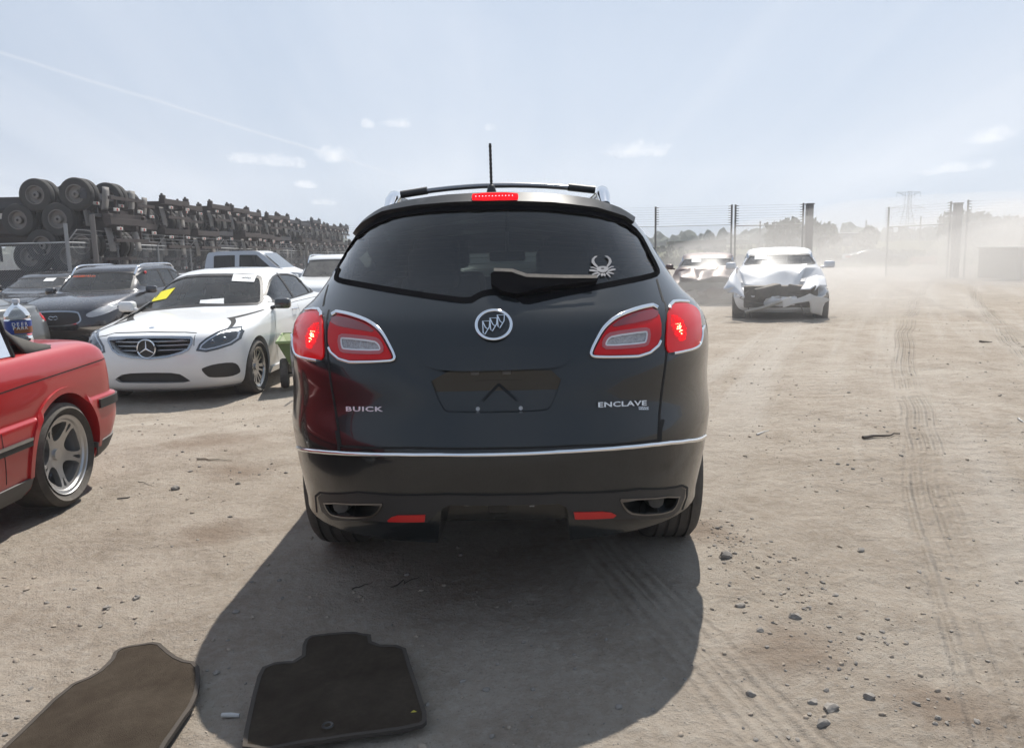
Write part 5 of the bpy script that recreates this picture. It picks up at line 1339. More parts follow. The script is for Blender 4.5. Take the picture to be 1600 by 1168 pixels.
    hv = [(-.7, 3.1, .95), (-.25, 3.15, 1.02), (.2, 3.1, 1.0), (.7, 3.1, .95), (-.75, 3.6, .98), (-.3, 3.7, 1.10), (.1, 3.62, .98), (.35, 3.7, 1.08), (.72, 3.6, .96), (-.6, 4.15, .80), (-.1, 4.25, .82), (.25, 4.2, .74), (.68, 4.1, .80)]
    crumple(hv, [(0, 4, 1), (1, 4, 5), (1, 5, 6), (1, 6, 2), (2, 6, 7), (2, 7, 3), (3, 7, 8), (4, 9, 5), (5, 9, 10), (5, 10, 6), (6, 10, 11), (6, 11, 7), (7, 11, 12), (7, 12, 8)], .012, MAROON, 'buckled_bonnet', d.root, 2, .05, 3)
    crumple([(-.5, 4.2, .6), (-.1, 4.3, .62), (.1, 4.35, .5), (-.05, 4.3, .28), (-.4, 4.25, .35)], [(0, 1, 4), (1, 2, 3), (1, 3, 4)], .01, MAROON, 'hanging_bumper', d.root, 2, .05, 4)
    f = gen_car('wrecked_black_car', 'distant burnt-looking black car with crumpled roof on the grass edge far right', 'car', (29.9, 61.0), -100, -.42, BLACKP, 4.5, 1.8, 1.25, 3.2, 2.5, 1.2, .6, .9, .92, .9, .70, axles=(.9, 3.6), sheet=False)
def shorten(c, y0):
    """crash damage: push everything ahead of y0 back and crease it"""
    me = c.body_o.data
    for v in me.vertices:
        if v.co.y > 2.95 and v.co.z > .62 and v.co.z < 1.02: v.co.z -= .20 * sstep(3.0, 3.5, v.co.y)
        if v.co.y > y0:
            k = v.co.y - y0; n = noise.noise(v.co * 4) * .5 + .5
            v.co.y = y0 + k * (.25 + .35 * n); v.co.x *= 1 - .06 * min(1, k) * n; v.co.z -= .10 * min(1, k * 2) * n if v.co.z > .5 else -.05 * n
# ------------------------------------------------------------------ trailer chassis stacks
CHM = mat('chassis_rusty_black', (.040, .030, .028), .75, .1, var=.4, dust=.25, dustcol=(.17, .12, .10), dscale=1.5)
CHB = mat('chassis_blue_black', (.020, .024, .036), .7, .1, var=.4, dust=.2, dscale=1.5)
TIREF = mat('truck_tyre', (.020, .020, .020), .85, dust=.3, dustcol=(.15, .135, .12), dscale=2)
HUBM = mat('truck_rim', (.16, .15, .145), .55, .4, dust=.5)
FLAP = mat('mud_flap_pale', (.17, .165, .16), .7, dust=.3)
RED_L = mat('marker_red', (.4, .02, .015), .5); LAMPW = mat('plate_pale', (.48, .47, .44), .6)
def chassis_proto(n, label, m, length):
    """container chassis, local +x = rear end, upright, origin under the rear axle pair"""
    t = thing('trailer_chassis', label, 'trailer chassis', (0, 0, 0), 0, 'container chassis stacked along the fence')
    bm = bmesh.new()
    for y in (-.45, .45):
        add_box(bm, (-length / 2 + 1.6, y, 1.08), (length, .02, .34)); 
        for z in (.92, 1.24): add_box(bm, (-length / 2 + 1.6, y, z), (length, .14, .02))
    for i in range(int(length / 1.5)): add_box(bm, (1.4 - i * 1.5, 0, 1.08), (.08, .88, .22))
    for x in (1.5, -length * .45, -length + 1.9): add_box(bm, (x, 0, 1.20), (.22, 2.44, .20), bev=.01)
    obj('frame', bm, m, t, 20)
    for x in (1.5, ):
        for y in (-1.12, 1.12):
            bm = bmesh.new(); add_box(bm, (x, y, 1.36), (.20, .18, .14), bev=.03); add_box(bm, (x - .02, y, 1.46), (.08, .08, .08), bev=.02); obj('twist_lock', bm, m, t)
    bm = bmesh.new(); add_box(bm, (1.62, 0, .62), (.10, 2.2, .10)); 
    for y in (-.7, .7): add_box(bm, (1.60, y, .85), (.07, .08, .46))
    obj('rear_bumper', bm, m, t)
    for y in (-.86, .86):
        bm = bmesh.new(); rows = []
        for k in range(7):
            a = k / 6; rows.append([bm.verts.new((1.30 + .10 * math.sin(a * 1.6), y + w_, 1.0 - .72 * a)) for w_ in (-.20, .20)])
        for a, b in zip(rows, rows[1:]): bm.faces.new((a[0], a[1], b[1], b[0]))
        o = obj('mud_flap', bm, FLAP, t); md = o.modifiers.new('s', 'SOLIDIFY'); md.thickness = .02
    for y in (-.8, .8):
        bm = bmesh.new(); add_box(bm, (1.66, y, .98), (.04, .34, .10), bev=.008); lb = obj('lamp_board', bm, LAMPW, t)
        bm = bmesh.new(); add_cyl(bm, (1.685, y, .98), (1.70, y, .98), .038, None, 10); obj('tail_lamp', bm, RED_L, lb)
    bm = bmesh.new(); add_tube(bm, [(-length + 3.2, -.5, .95), (-length + 3.2, -.5, .15)], .06); add_tube(bm, [(-length + 3.2, .5, .95), (-length + 3.2, .5, .15)], .06); add_box(bm, (-length + 3.2, 0, .5), (.06, 1.0, .06)); obj('landing_leg', bm, m, t)
    for x in (-.62, .62):
        bm = bmesh.new(); add_cyl(bm, (x, -1.0, .5), (x, 1.0, .5), .075, None, 10)
        for y in (-.45, .45): add_box(bm, (x, y, .72), (.5, .09, .10)); add_box(bm, (x, y, .84), (.12, .10, .22))
        obj('axle', bm, m, t)
        for sy in (-1, 1):
            bm = bmesh.new()
            for k, yc in enumerate((.78, 1.10)):
                pr = [(.29, -.10), (.30, -.13), (.42, -.15), (.49, -.12), (.505, -.08), (.505, .08), (.49, .12), (.42, .15), (.30, .13), (.29, .10)]
                add_lathe(bm, [(r, sy * (yc + q)) for r, q in pr], 30, 'Y', False, Matrix.Translation((x, 0, .5)))
            fix_normals(bm); o = obj('wheel', bm, TIREF, t, 45)
            bm = bmesh.new(); add_lathe(bm, [(.295, sy * 1.22), (.270, sy * 1.225), (.25, sy * 1.10), (.12, sy * 1.08), (.11, sy * 1.20), (.04, sy * 1.22)], 24, 'Y', False, Matrix.Translation((x, 0, .5))); obj('rim', bm, HUBM, o, 30)
    return t
def build_stacks():
    protos = [chassis_proto(0, '', CHM, 12.2), chassis_proto(1, '', CHB, 12.2)]; used = [False, False]; rnd = random.Random(21)
    Y = 26.4; i = 0
    lay = [(.0, 0, 0.0), (2.42, 1, -.10), (1.75, 0, .35), (2.55, 0, -.35), (4.30, 1, .25)]     # (height offset, flipped, shift in x)
    lay2 = [(.0, 0, 0.0), (2.42, 1, -.10), (1.80, 0, .52), (3.05, 0, .05)]
    names = ['on the ground', 'upside down', 'the right way up', 'upside down']
    while Y < 74 and i < 17:
        gx = -14.75 - (.012 * (Y - 26)) + (.55 if i == 0 else 0) ; g = gz(-15, Y)
        drop = .0 if i < 2 else (-.30 if i < 4 else (-.12 if i < 7 else rnd.uniform(-.25, .1)))
        for j, (h, fl, dx) in enumerate(lay if i < 2 else lay2):
            k = 1 if (j == 3 and i == 0) else (1 if rnd.random() < .2 else 0)
            o = protos[k] if not used[k] else copy_tree(protos[k]); used[k] = True
            x = gx + dx + rnd.uniform(-.35, .35) * (i > 0)
            top = j == (4 if i < 2 else 3)
            z = g + h + (drop if top else (drop * .5 if j == (3 if i < 2 else 2) else 0))
            if fl: o.rotation_euler = (math.pi, 0, R(rnd.uniform(-.6, .6)))
            else: o.rotation_euler = (0, 0, R(rnd.uniform(-.6, .6)))
            o.location = (x, Y + rnd.uniform(-.08, .08), z)
            col = 'blue-black' if k else 'rusty black'
            pos = ['lowest', 'second', 'third', 'fourth', 'topmost'][j] if not top else 'topmost'
            nth = ['nearest', 'second nearest', 'third nearest', 'fourth nearest', 'fifth nearest', 'sixth nearest', 'seventh nearest', 'eighth nearest', 'ninth nearest', 'tenth nearest', 'seventh from the far end', 'sixth from the far end', 'fifth from the far end', 'fourth from the far end', 'third from the far end', 'second from the far end', 'farthest'][i]
            o['label'] = f'{col} trailer chassis, {pos} in the {nth} stack behind the fence'
            o['category'] = 'trailer chassis'; o['group'] = 'container chassis stacked along the fence'
        Y += 2.72; i += 1
    if not used[1]: bpy.data.objects.remove(protos[1])
    top = next(o for o in bpy.data.objects if o.get('label', '').endswith('topmost in the nearest stack behind the fence'))
    mi = Matrix.LocRotScale(top.location, top.rotation_euler, Vector((1, 1, 1))).inverted(); yb = top.location.y - .47; zb = top.location.z - 1.08
    bm = bmesh.new(); add_box(bm, (-16.15, yb, zb), (.27, .01, .17)); bm.transform(mi); obj('stencil_plate', bm, LAMPW, top)
    text_mesh('440101', .12, LAMPW, mi @ Matrix.Translation((-15.62, yb - .004, zb + .02)) @ Matrix.Rotation(R(90), 4, 'X'), top, 'lettering', .001, 1.2)
# ------------------------------------------------------------------ fences
WIRE = mat('fence_wire', (.34, .35, .36), .5, .4); POST = mat('fence_post_grey', (.27, .28, .29), .55, .3, dust=.3)
HPOST = mat('dull_post', (.13, .12, .115), .8, dust=.3)
def mesh_panel(bm, a, b, z0, z1, za, zb, pitch=.075, r=.0022):
    """diamond wires between two posts; z0..z1 above ground heights za, zb"""
    a = Vector(a); b = Vector(b); L = (b - a).length; d = (b - a) / L; H = z1 - z0; n = Vector((-d.y, d.x, 0))
    def P(s, h): g = za + (zb - za) * s / L; return Vector((a.x + d.x * s, a.y + d.y * s, g + z0 + h))
    k = -int(H / pitch)
    s = -H
    while s < L:
        for sg in (1, -1):
            s0, s1 = (s, s + H); h0, h1 = (0, H) if sg == 1 else (H, 0)
            if s0 < 0: h0 = h0 + (h1 - h0) * (-s0 / H); s0 = 0
            if s1 > L: h1 = h0 + (h1 - h0) * ((L - s0) / (s1 - s0)) if s1 != s0 else h1; s1 = L
            if s1 - s0 > .01:
                p, q = P(s0, h0), P(s1, h1); t = (q - p).normalized(); u = t.cross(n).normalized()
                V = [bm.verts.new(x + w) for x in (p, q) for w in (u * r, -u * r * .5 + n * r * .87, -u * r * .5 - n * r * .87)]
                for i in range(3): bm.faces.new((V[i], V[(i + 1) % 3], V[3 + (i + 1) % 3], V[3 + i]))
        s += pitch
def build_left_fence():
    t = thing('chain_link_fence', 'grey chain-link fence with slanted barbed-wire arms in front of the trailer stacks', 'fence', (-13.0, 24.0, gz(-13, 24)))
    base = t.location.copy(); lc = lambda v: Vector(v) - base
    corner = (-13.0, 23.9)
    posts = [corner] + [(-13.0, 23.9 + 3.05 * k) for k in range(1, 17)]; H = 2.28
    mesh = bmesh.new(); rail = bmesh.new(); wires = bmesh.new()
    for i, (x, y) in enumerate(posts):
        g = gz(x, y); bm = bmesh.new()
        big = i == 0
        add_cyl(bm, (x, y, g), (x, y, g + H + (.55 if big else .02)), .055 if big else .034, None, 10)
        if i % 4 == 3: add_cyl(bm, (x - .25, y + .05, g), (x - .25, y + .05, g + H + .75), .06, None, 10)
        add_tube(bm, [(x, y, g + H), (x + .32, y, g + H + .36)], .018, 6)
        bm.transform(Matrix.Translation(-base)); obj('fence_post', bm, POST, t, 50)
        if i:
            px, py = posts[i - 1]; g0 = gz(px, py)
            mesh_panel(mesh, (px, py), (x, y), .03, H, g0, g)
            add_cyl(rail, (px, py, g0 + H), (x, y, g + H), .021, None, 6); add_cyl(rail, (px, py, g0 + H - .14), (x, y, g + H - .14), .010, None, 6)
            for k in (.33, .66, 1.0): add_cyl(wires, (px + .32 * k, py, g0 + H + .36 * k), (x + .32 * k, y, g + H + .36 * k), .004, None, 3)
    # short return leg going left from the corner
    lp = [corner, (-16.5, 24.15), (-19.5, 24.3)]
    for (a, b) in zip(lp, lp[1:]):
        g0, g1 = gz(*a), gz(*b); mesh_panel(mesh, a, b, .03, H, g0, g1)
        for z in (H, .95): add_cyl(rail, (*a, g0 + z), (*b, g1 + z), .021, None, 6)
        bm = bmesh.new(); add_cyl(bm, (*b, g1), (*b, g1 + H), .034, None, 10); bm.transform(Matrix.Translation(-base)); obj('fence_post', bm, POST, t, 50)
    bm = bmesh.new(); add_cyl(bm, (-12.45, 24.4, gz(-13, 24)), (-12.45, 24.4, gz(-13, 24) + 3.1), .075, None, 10); bm.transform(Matrix.Translation(-base)); obj('gate_post', bm, HPOST, t, 50)
    for nm, b_, m in (('wire_mesh', mesh, WIRE), ('top_rail', rail, WIRE), ('barbed_wire', wires, WIRE)):
        b_.transform(Matrix.Translation(-base)); o = obj(nm, b_, m, t, None)
def build_right_fence():
    HZ = mat('hazy_fence_steel', (.14, .135, .13), .6, .2)
    t = thing('security_fence', 'tall chain-link security fence topped with electric wires, left of the open gateway', 'fence', (6.0, 33, gz(6, 33)))
    base = t.location.copy()
    def seg(t, base, pts, tall, low, ins_side, frame=False):
        mesh = bmesh.new(); wires = bmesh.new(); top = bmesh.new()
        for i, (x, y) in enumerate(pts):
            g = gz(x, y); bm = bmesh.new(); add_cyl(bm, (x, y, g), (x, y, g + tall), .04, None, 8); bm.transform(Matrix.Translation(-base)); obj('fence_post', bm, HZ, t, 50)
            bm = bmesh.new()
            for k in range(8):
                z = g + low + .1 + k * (tall - low - .15) / 7
                add_cyl(bm, (x, y, z), (x + ins_side[i] * .14, y, z - .01), .022, .012, 6)
            bm.transform(Matrix.Translation(-base)); obj('insulator_row', bm, mat('insulator_black', (.03, .03, .03), .5), t, 50)
            if i:
                px, py = pts[i - 1]; g0 = gz(px, py)
                mesh_panel(mesh, (px, py), (x, y), .03, low, g0, g, .10, .003)
                add_cyl(top, (px, py, g0 + low), (x, y, g + low), .022 if frame else .010, None, 6)
                for k in range(8):
                    z = low + .1 + k * (tall - low - .15) / 7; add_cyl(wires, (px, py, g0 + z), (x, y, g + z), .0035, None, 3)
        for nm, b_ in (('wire_mesh', mesh), ('top_rail', top), ('electric_wires', wires)):
            b_.transform(Matrix.Translation(-base)); obj(nm, b_, HZ, t, None)
    seg(t, base, [(-9, 36), (-4.0, 35), (.9, 34), (6.0, 33.2), (9.05, 33.0)], 3.15, 2.35, [1, 1, 1, 1, -1])
    t2 = thing('fence_gate', 'fixed gate panel with stacked black insulators between two tall posts', 'gate', (9.2, 33, gz(9, 33)))
    seg(t2, t2.location.copy(), [(9.2, 33.0), (11.95, 33.0)], 3.15, 2.30, [1, -1], True)
    def gpost(x, y, h, w_, lab):
        q = thing('gate_post', lab, 'gate post', (x, y, gz(x, y)))
        bm = bmesh.new(); add_box(bm, (0, 0, h / 2), (w_, .3, h), bev=.02); obj('column', bm, HPOST, q)
        bm = bmesh.new(); add_box(bm, (0, 0, h + .03), (w_ + .05, .34, .05), bev=.01); obj('cap', bm, HPOST, q)
    gpost(12.22, 33.05, 3.08, .24, 'thick dark gate column left of the open gateway, against a small tree')
    gpost(18.55, 33.6, 3.0, .26, 'thick dark gate column right of the open gateway, half lost in dust')
    t3 = thing('gate_leaf', 'open chain-link gate leaf swung inward beside the right gate column', 'gate', (18.2, 33.4, gz(18, 33)))
    seg(t3, t3.location.copy(), [(18.15, 33.4), (17.2, 36.8)], 3.1, 2.2, [-1, -1], True)
    t4 = thing('security_fence', 'tall electric-wire fence running right from the gateway to the frame edge', 'fence', (18.9, 33.5, gz(19, 33)))
    seg(t4, t4.location.copy(), [(18.85, 33.4), (21.0, 33.0), (26, 32.5)], 3.15, 2.2, [1, 1, 1])
    br = thing('brace_pole', 'slanting thin pole leaning on the far right fence post', 'pole', (20.6, 32.9, gz(20.6, 33))); bm = bmesh.new(); add_cyl(bm, (0, 0, 0), (.35, .05, 1.9), .03, None, 6); add_cyl(bm, (.35, .05, 1.9), (-.02, 0, 2.45), .025, None, 6); obj('pole', bm, HPOST, br)
# ------------------------------------------------------------------ vegetation, far structures
LEAF = mat('dark_foliage', (.045, .065, .028), .8, var=.7, dscale=.6); BARK = mat('bark', (.09, .07, .055), .9)
def build_tree(x, y, h, wd, label, seed, trunk=.35, z=None, n=900, leaf=.22, group='trees beyond the fence'):
    rnd = random.Random(seed); t = thing('tree', label, 'tree', (x, y, gz(x, y) if z is None else z), 0, group)
    bm = bmesh.new(); blobs = []
    top = h * trunk; add_cyl(bm, (0, 0, -.1), (0, 0, top), h * .028, h * .02, 8)
    for i in range(9):
        a = rnd.random() * math.tau; rr = wd * .5 * rnd.uniform(.15, .72); zz = rnd.uniform(.50, .93) * h; rr *= 1 - .5 * max(0, (zz / h - .75) / .25)
        c = Vector((rr * math.cos(a), rr * math.sin(a), zz)); blobs.append((c, wd * rnd.uniform(.13, .24)))
        add_cyl(bm, (0, 0, top * .9), c, h * .014, h * .005, 5)
    blobs.append((Vector((0, 0, h * .72)), wd * .26))
    obj('trunk', bm, BARK, t, 50)
    bm = bmesh.new()
    for i in range(n):
        c, r = rnd.choice(blobs); d = Vector((rnd.gauss(0, 1), rnd.gauss(0, 1), rnd.gauss(0, .8))).normalized() * r * rnd.random() ** .4
        p = c + d; s_ = leaf * rnd.uniform(.5, 1.3); q = Euler((rnd.random() * 6, rnd.random() * 6, rnd.random() * 6)).to_matrix()
        bm.faces.new([bm.verts.new(p + q @ Vector(v) * s_) for v in ((-1, -.5, 0), (1, -.6, .1), (.9, .6, 0), (-.8, .5, -.1))])
    obj('crown', bm, LEAF, t, None)
def build_far():
    # grass field and bank
    G = bpy.data.materials.new('grass_field'); G.use_nodes = True; t = NT(G.node_tree); pos = t.n('ShaderNodeNewGeometry').outputs['Position']
    c = t.mix(t.ramp(t.noise(pos, .12, 6, .7), [(.35, 0), (.7, 1)]), (.070, .085, .035), (.16, .15, .075)); c = t.mix(t.math('MULTIPLY', t.ramp(t.noise(pos, 1.8, 5, .7), [(.4, 0), (.7, 1)]), .5), c, (.05, .06, .03))
    b = t.n('ShaderNodeBsdfPrincipled', {'Base Color': c, 'Roughness': .95, 'Specular IOR Level': .1}); t.n('ShaderNodeOutputMaterial', {0: b.outputs[0]})
    bm = bmesh.new(); rows = []
    for j in range(26):
        row = []
        for i in range(90):
            u = i / 89; x = -80 + u * 420; near = 54 + 5 * noise.noise(Vector((x * .05, 0, 0))) + (0 if x > 12 else 6); y = near + (j / 25) ** 1.5 * 330
            bank = .0
            z = gz(x, y) + .03 + .10 * (j > 0) + noise.noise(Vector((x * .08, y * .08, 2))) * .15 * (j > 0) - .25 * (j == 0)
            z += 1.5 * sstep(95, 125, y) * (1 - sstep(10, 60, abs(x - 60) - 90)) + .4 * sstep(125, 300, y)
            row.append(bm.verts.new((x, y, z)))
        rows.append(row)
    for a, b_ in zip(rows, rows[1:]):
        for i in range(89): bm.faces.new((a[i], a[i + 1], b_[i + 1], b_[i]))
    setp(obj('grass_field', bm, G, None, 180), kind='structure')
    # rough scrub between lot and field, as one ground cover
    rnd = random.Random(3); bm = bmesh.new()
    for i in range(5200):
        x = rnd.uniform(2, 75); y = 62 + rnd.random() ** 1.5 * 60; dens = noise.noise(Vector((x * .06, y * .06, 4)))
        if dens < -.05: continue
        h = rnd.uniform(.15, .75) * (1 + dens); z = gz(x, y) + (1.5 * sstep(95, 125, y))
        for k in range(2):
            a = rnd.random() * 3.14; w_ = rnd.uniform(.12, .4); dx, dy = math.cos(a) * w_, math.sin(a) * w_
            bm.faces.new([bm.verts.new(v) for v in ((x - dx, y - dy, z), (x + dx, y + dy, z), (x + dx * .7, y + dy * .7, z + h), (x - dx * .5, y - dy * .5, z + h * .8))])
    setp(obj('scrub', bm, LEAF, None, None), 'low dark scrub and weeds covering the field beyond the lot', 'scrub', kind='stuff')
    # far wood: one reading mass of crowns along the horizon
    bm = bmesh.new()
    for i in range(620):
        x = rnd.uniform(-160, 330); y = 210 + rnd.random() * 60; h = 4.6 + 2.2 * noise.noise(Vector((x * .03, 0, 7))) + rnd.random() * 1.6
        r = bmesh.ops.create_icosphere(bm, subdivisions=2, radius=1); sx = rnd.uniform(1.6, 3.2)
        for v in r['verts']:
            k = 1 + .7 * noise.noise(v.co * 3.6 + Vector((i, 0, 0))); v.co = Vector((x + v.co.x * sx * k, y + v.co.y * sx * k, -1 + h * .5 + v.co.z * h * .55 * k))
    setp(obj('distant_wood', bm, LEAF, None, None), 'long low line of far trees along the horizon', 'wood', kind='stuff')
    P = lambda px, Y: (px - 800) / 1250 * Y
    for (px, Y, h, wd, lab, sd, tk) in ((1226, 62, 3.35, 4.2, 'hazy rounded tree seen through the gate panel wires', 1, .25), (1281, 58, 3.3, 2.9, 'small dark tree with bare branch tips just right of the left gate column', 2, .4),
                                    (1356, 90, 3.2, 3.2, 'small round tree between the low warehouse and the billboard frame', 3, .3), (1497, 75, 3.9, 5.5, 'broad tree behind the right gate column', 4, .3),
                                    (1532, 100, 4.2, 6.5, 'tree crown in the row right of the gateway, second from the column', 5, .3), (1568, 105, 4.3, 7, 'tree crown in the row at the right, near the last post', 6, .3), (1598, 100, 4.4, 6, 'tree crown cut by the right picture edge', 7, .3)):
        build_tree(P(px, Y), Y, h, wd, lab, sd, tk, leaf=.16 if Y < 70 else .26, n=1500)
    # low warehouse
    wh = thing('warehouse', 'long low warehouse with a pale roof edge on the horizon beside the gateway', 'building', (P(1305, 125), 125, 0))
    bm = bmesh.new(); add_box(bm, (0, 0, 1.3), (9.0, 8, 2.9)); obj('wall', bm, mat('warehouse_wall', (.13, .14, .16), .8), wh)
    bm = bmesh.new(); add_box(bm, (0, 0, 2.82), (9.3, 8.3, .12)); obj('roof', bm, mat('pale_roof', (.6, .62, .65), .6), wh)
    bm = bmesh.new()
    for x in (-3, 0, 3): bm2 = bmesh.new(); add_box(bm2, (x, -4.04, 1.0), (1.6, .06, 1.9)); obj('loading_door', bm2, mat('door_grey', (.22, .22, .23), .7), wh)
    bm.free()
    sh = thing('storage_shed', 'long beige shed beyond the fence, left of the gate panel', 'building', (P(1088, 120), 120, 0))
    bm = bmesh.new(); add_box(bm, (0, 0, 1.0), (7.5, 6, 2.2)); obj('wall', bm, mat('beige_wall', (.30, .27, .22), .85), sh); bm = bmesh.new(); add_box(bm, (0, 0, 2.14), (7.8, 6.3, .1)); obj('roof', bm, mat('shed_roof', (.40, .38, .34), .7), sh)
    # billboard-like grid frame
    bf = thing('steel_frame', 'small dark open steel frame with square openings left of the pylon foot', 'frame', (P(1387, 150), 150, .6)); bm = bmesh.new()
    for x in (-.5, .5): add_box(bm, (x, 0, 1.6), (.18, .18, 3.4))
    for z in (.4, 1.2, 2.0, 2.7, 3.25): add_box(bm, (0, 0, z), (1.1, .16, .14 if z < 3 else .4))
    obj('frame', bm, HPOST, bf)
    # pylon
    PY = mat('pylon_steel', (.30, .32, .35), .6, .3); Y = 330; py = thing('power_pylon', 'tall lattice power pylon with two cross-arms on the hazy horizon', 'pylon', (P(1401, Y) + 3.2, Y, 0))
    py.rotation_euler = (0, 0, R(8)); bm = bmesh.new()
    def hw(z): return 3.0 + (.85 - 3.0) * min(1, z / 15) if z < 15 else .85
    zs = [0, 3, 6, 8.5, 11, 13, 15, 17, 19, 21]
    for a, b_ in zip(zs, zs[1:]):
        for sx in (-1, 1):
            for sy in (-1, 1): add_cyl(bm, (sx * hw(a), sy * hw(a), a), (sx * hw(b_), sy * hw(b_), b_), .13, None, 4)
            add_cyl(bm, (sx * hw(a), -hw(a), a), (-sx * hw(b_), -hw(b_), b_), .08, None, 4); add_cyl(bm, (sx * hw(b_), -hw(b_), b_), (-sx * hw(b_), -hw(b_), b_), .06, None, 4)
    obj('tower', bm, PY, py)
    for (z, L1, up) in ((14.6, 7.2, 1.3), (19.2, 5.2, 1.6)):
        bm = bmesh.new()
        for sx in (-1, 1):
            if z < 17: add_cyl(bm, (sx * .8, 0, z + up), (sx * L1, 0, z), .11, None, 4); add_cyl(bm, (sx * .8, 0, z), (sx * L1, 0, z), .11, None, 4)
            else: add_cyl(bm, (sx * .8, 0, z), (sx * L1, 0, z + up), .11, None, 4); add_cyl(bm, (0, 0, z + up), (sx * L1, 0, z + up), .11, None, 4); add_cyl(bm, (sx * 2.4, 0, z + .4), (sx * 3.8, 0, z + up), .07, None, 4)
            for f in (.5, 1): add_cyl(bm, (sx * L1 * f, 0, z + (up if z > 17 else 0)), (sx * L1 * f, 0, z + (up if z > 17 else 0) - 1.9), .09, None, 4)
        obj('cross_arm', bm, PY, py)
    for i, (px, Y, h) in enumerate(((1350, 140, 3.9), (1367, 150, 2.9), (1434, 120, 3.8), (1463, 130, 3.6), (1187, 110, 3.3))):
        pl = thing('utility_pole', ['thin utility pole above the small round tree', 'short thin pole left of the steel frame', 'thin utility pole midway between pylon and gate leaf', 'thin pole just left of the right gate column', 'thin pole above the white smashed sedan'][i], 'pole', (P(px, Y), Y, 0), 0, 'thin poles on the horizon')
        bm = bmesh.new(); add_cyl(bm, (0, 0, 0), (0, 0, h + 1.2), .12, .09, 6); obj('pole', bm, HPOST, pl)
    # low dusty bin at the right edge, orange barrier, yellow sign
    q = thing('dumpster', 'low dust-covered steel container with pale rim at the right edge', 'container', (20.3, 29.9, gz(20, 30)), R(3))
    D = mat('dusty_steel', (.33, .31, .275), .8, dust=.6); bm = bmesh.new(); add_box(bm, (0, 0, .62), (4.6, 2.2, 1.1), bev=.03)
    for i in range(8): add_box(bm, (-2.1 + i * .6, -1.12, .62), (.08, .06, 1.0))
    obj('body', bm, D, q); bm = bmesh.new(); add_box(bm, (0, 0, 1.21), (4.7, 2.3, .06), bev=.01); obj('rim', bm, LAMPW, q)
    q = thing('road_barrier', 'faded orange barrier lying on the lot edge near the distant black car', 'barrier', (29.5, 57.5, gz(29, 57)), 0); bm = bmesh.new(); add_box(bm, (0, 0, .28), (1.9, .35, .5), bev=.08, taper=(.95, .5)); obj('block', bm, mat('faded_orange', (.40, .16, .09), .8), q)
    q = thing('warning_sign', 'small yellow sign on the gate panel mesh behind the smashed white sedan', 'sign', (10.75, 32.9, gz(10, 33) + 1.15)); bm = bmesh.new(); add_box(bm, (0, 0, 0), (.30, .02, .26), bev=.01); obj('plate', bm, mat('sign_yellow', (.55, .42, .05), .6), q)
# ------------------------------------------------------------------ small things near the camera
def mat_shape(name, label, px, h=.010):
    CP = mat('brown_carpet', (.040, .029, .020), .98, spec=.1, dust=.30, dustcol=(.18, .15, .115), dscale=6, bump=.9, bscale=420)
    BD = mat('carpet_binding', (.040, .033, .027), .85, dust=.25, dustcol=(.16, .13, .10), bump=.4, bscale=300)
    P = []
    for (x, y) in px:
        o, d = ray(x, y); t = -(o.z - .02) / d.z; q = o + d * t; P.append(Vector((q.x, q.y)))
    c = sum(P, Vector((0, 0))) / len(P); P = chaikin([q - c for q in P], 1)
    t = thing('floor_mat', label, 'floor mat', (c.x, c.y, gz(c.x, c.y)), 0, 'brown floor mats lying on the dirt')
    def fn(a, b, k, e=0):
        w_ = .012 * noise.noise(Vector((a * 3, b * 3, c.x))) + .014 + GZ(c.x + a, c.y + b) * .6
        return Vector((a, b, w_ + h * (1 - k) + e))
    inn = inset(P, .012)
    bm = bmesh.new(); plate(bm, P, [], fn, .01, .03); fix_normals(bm); obj('carpet', bm, CP, t, 60)
    bm = bmesh.new(); plate(bm, inset(P, -.002), [inn], lambda a, b, k: fn(a, b, k, .002 if k == 0 else -.001), .01, .02); fix_normals(bm); obj('binding', bm, BD, t, 60)
    return t, c
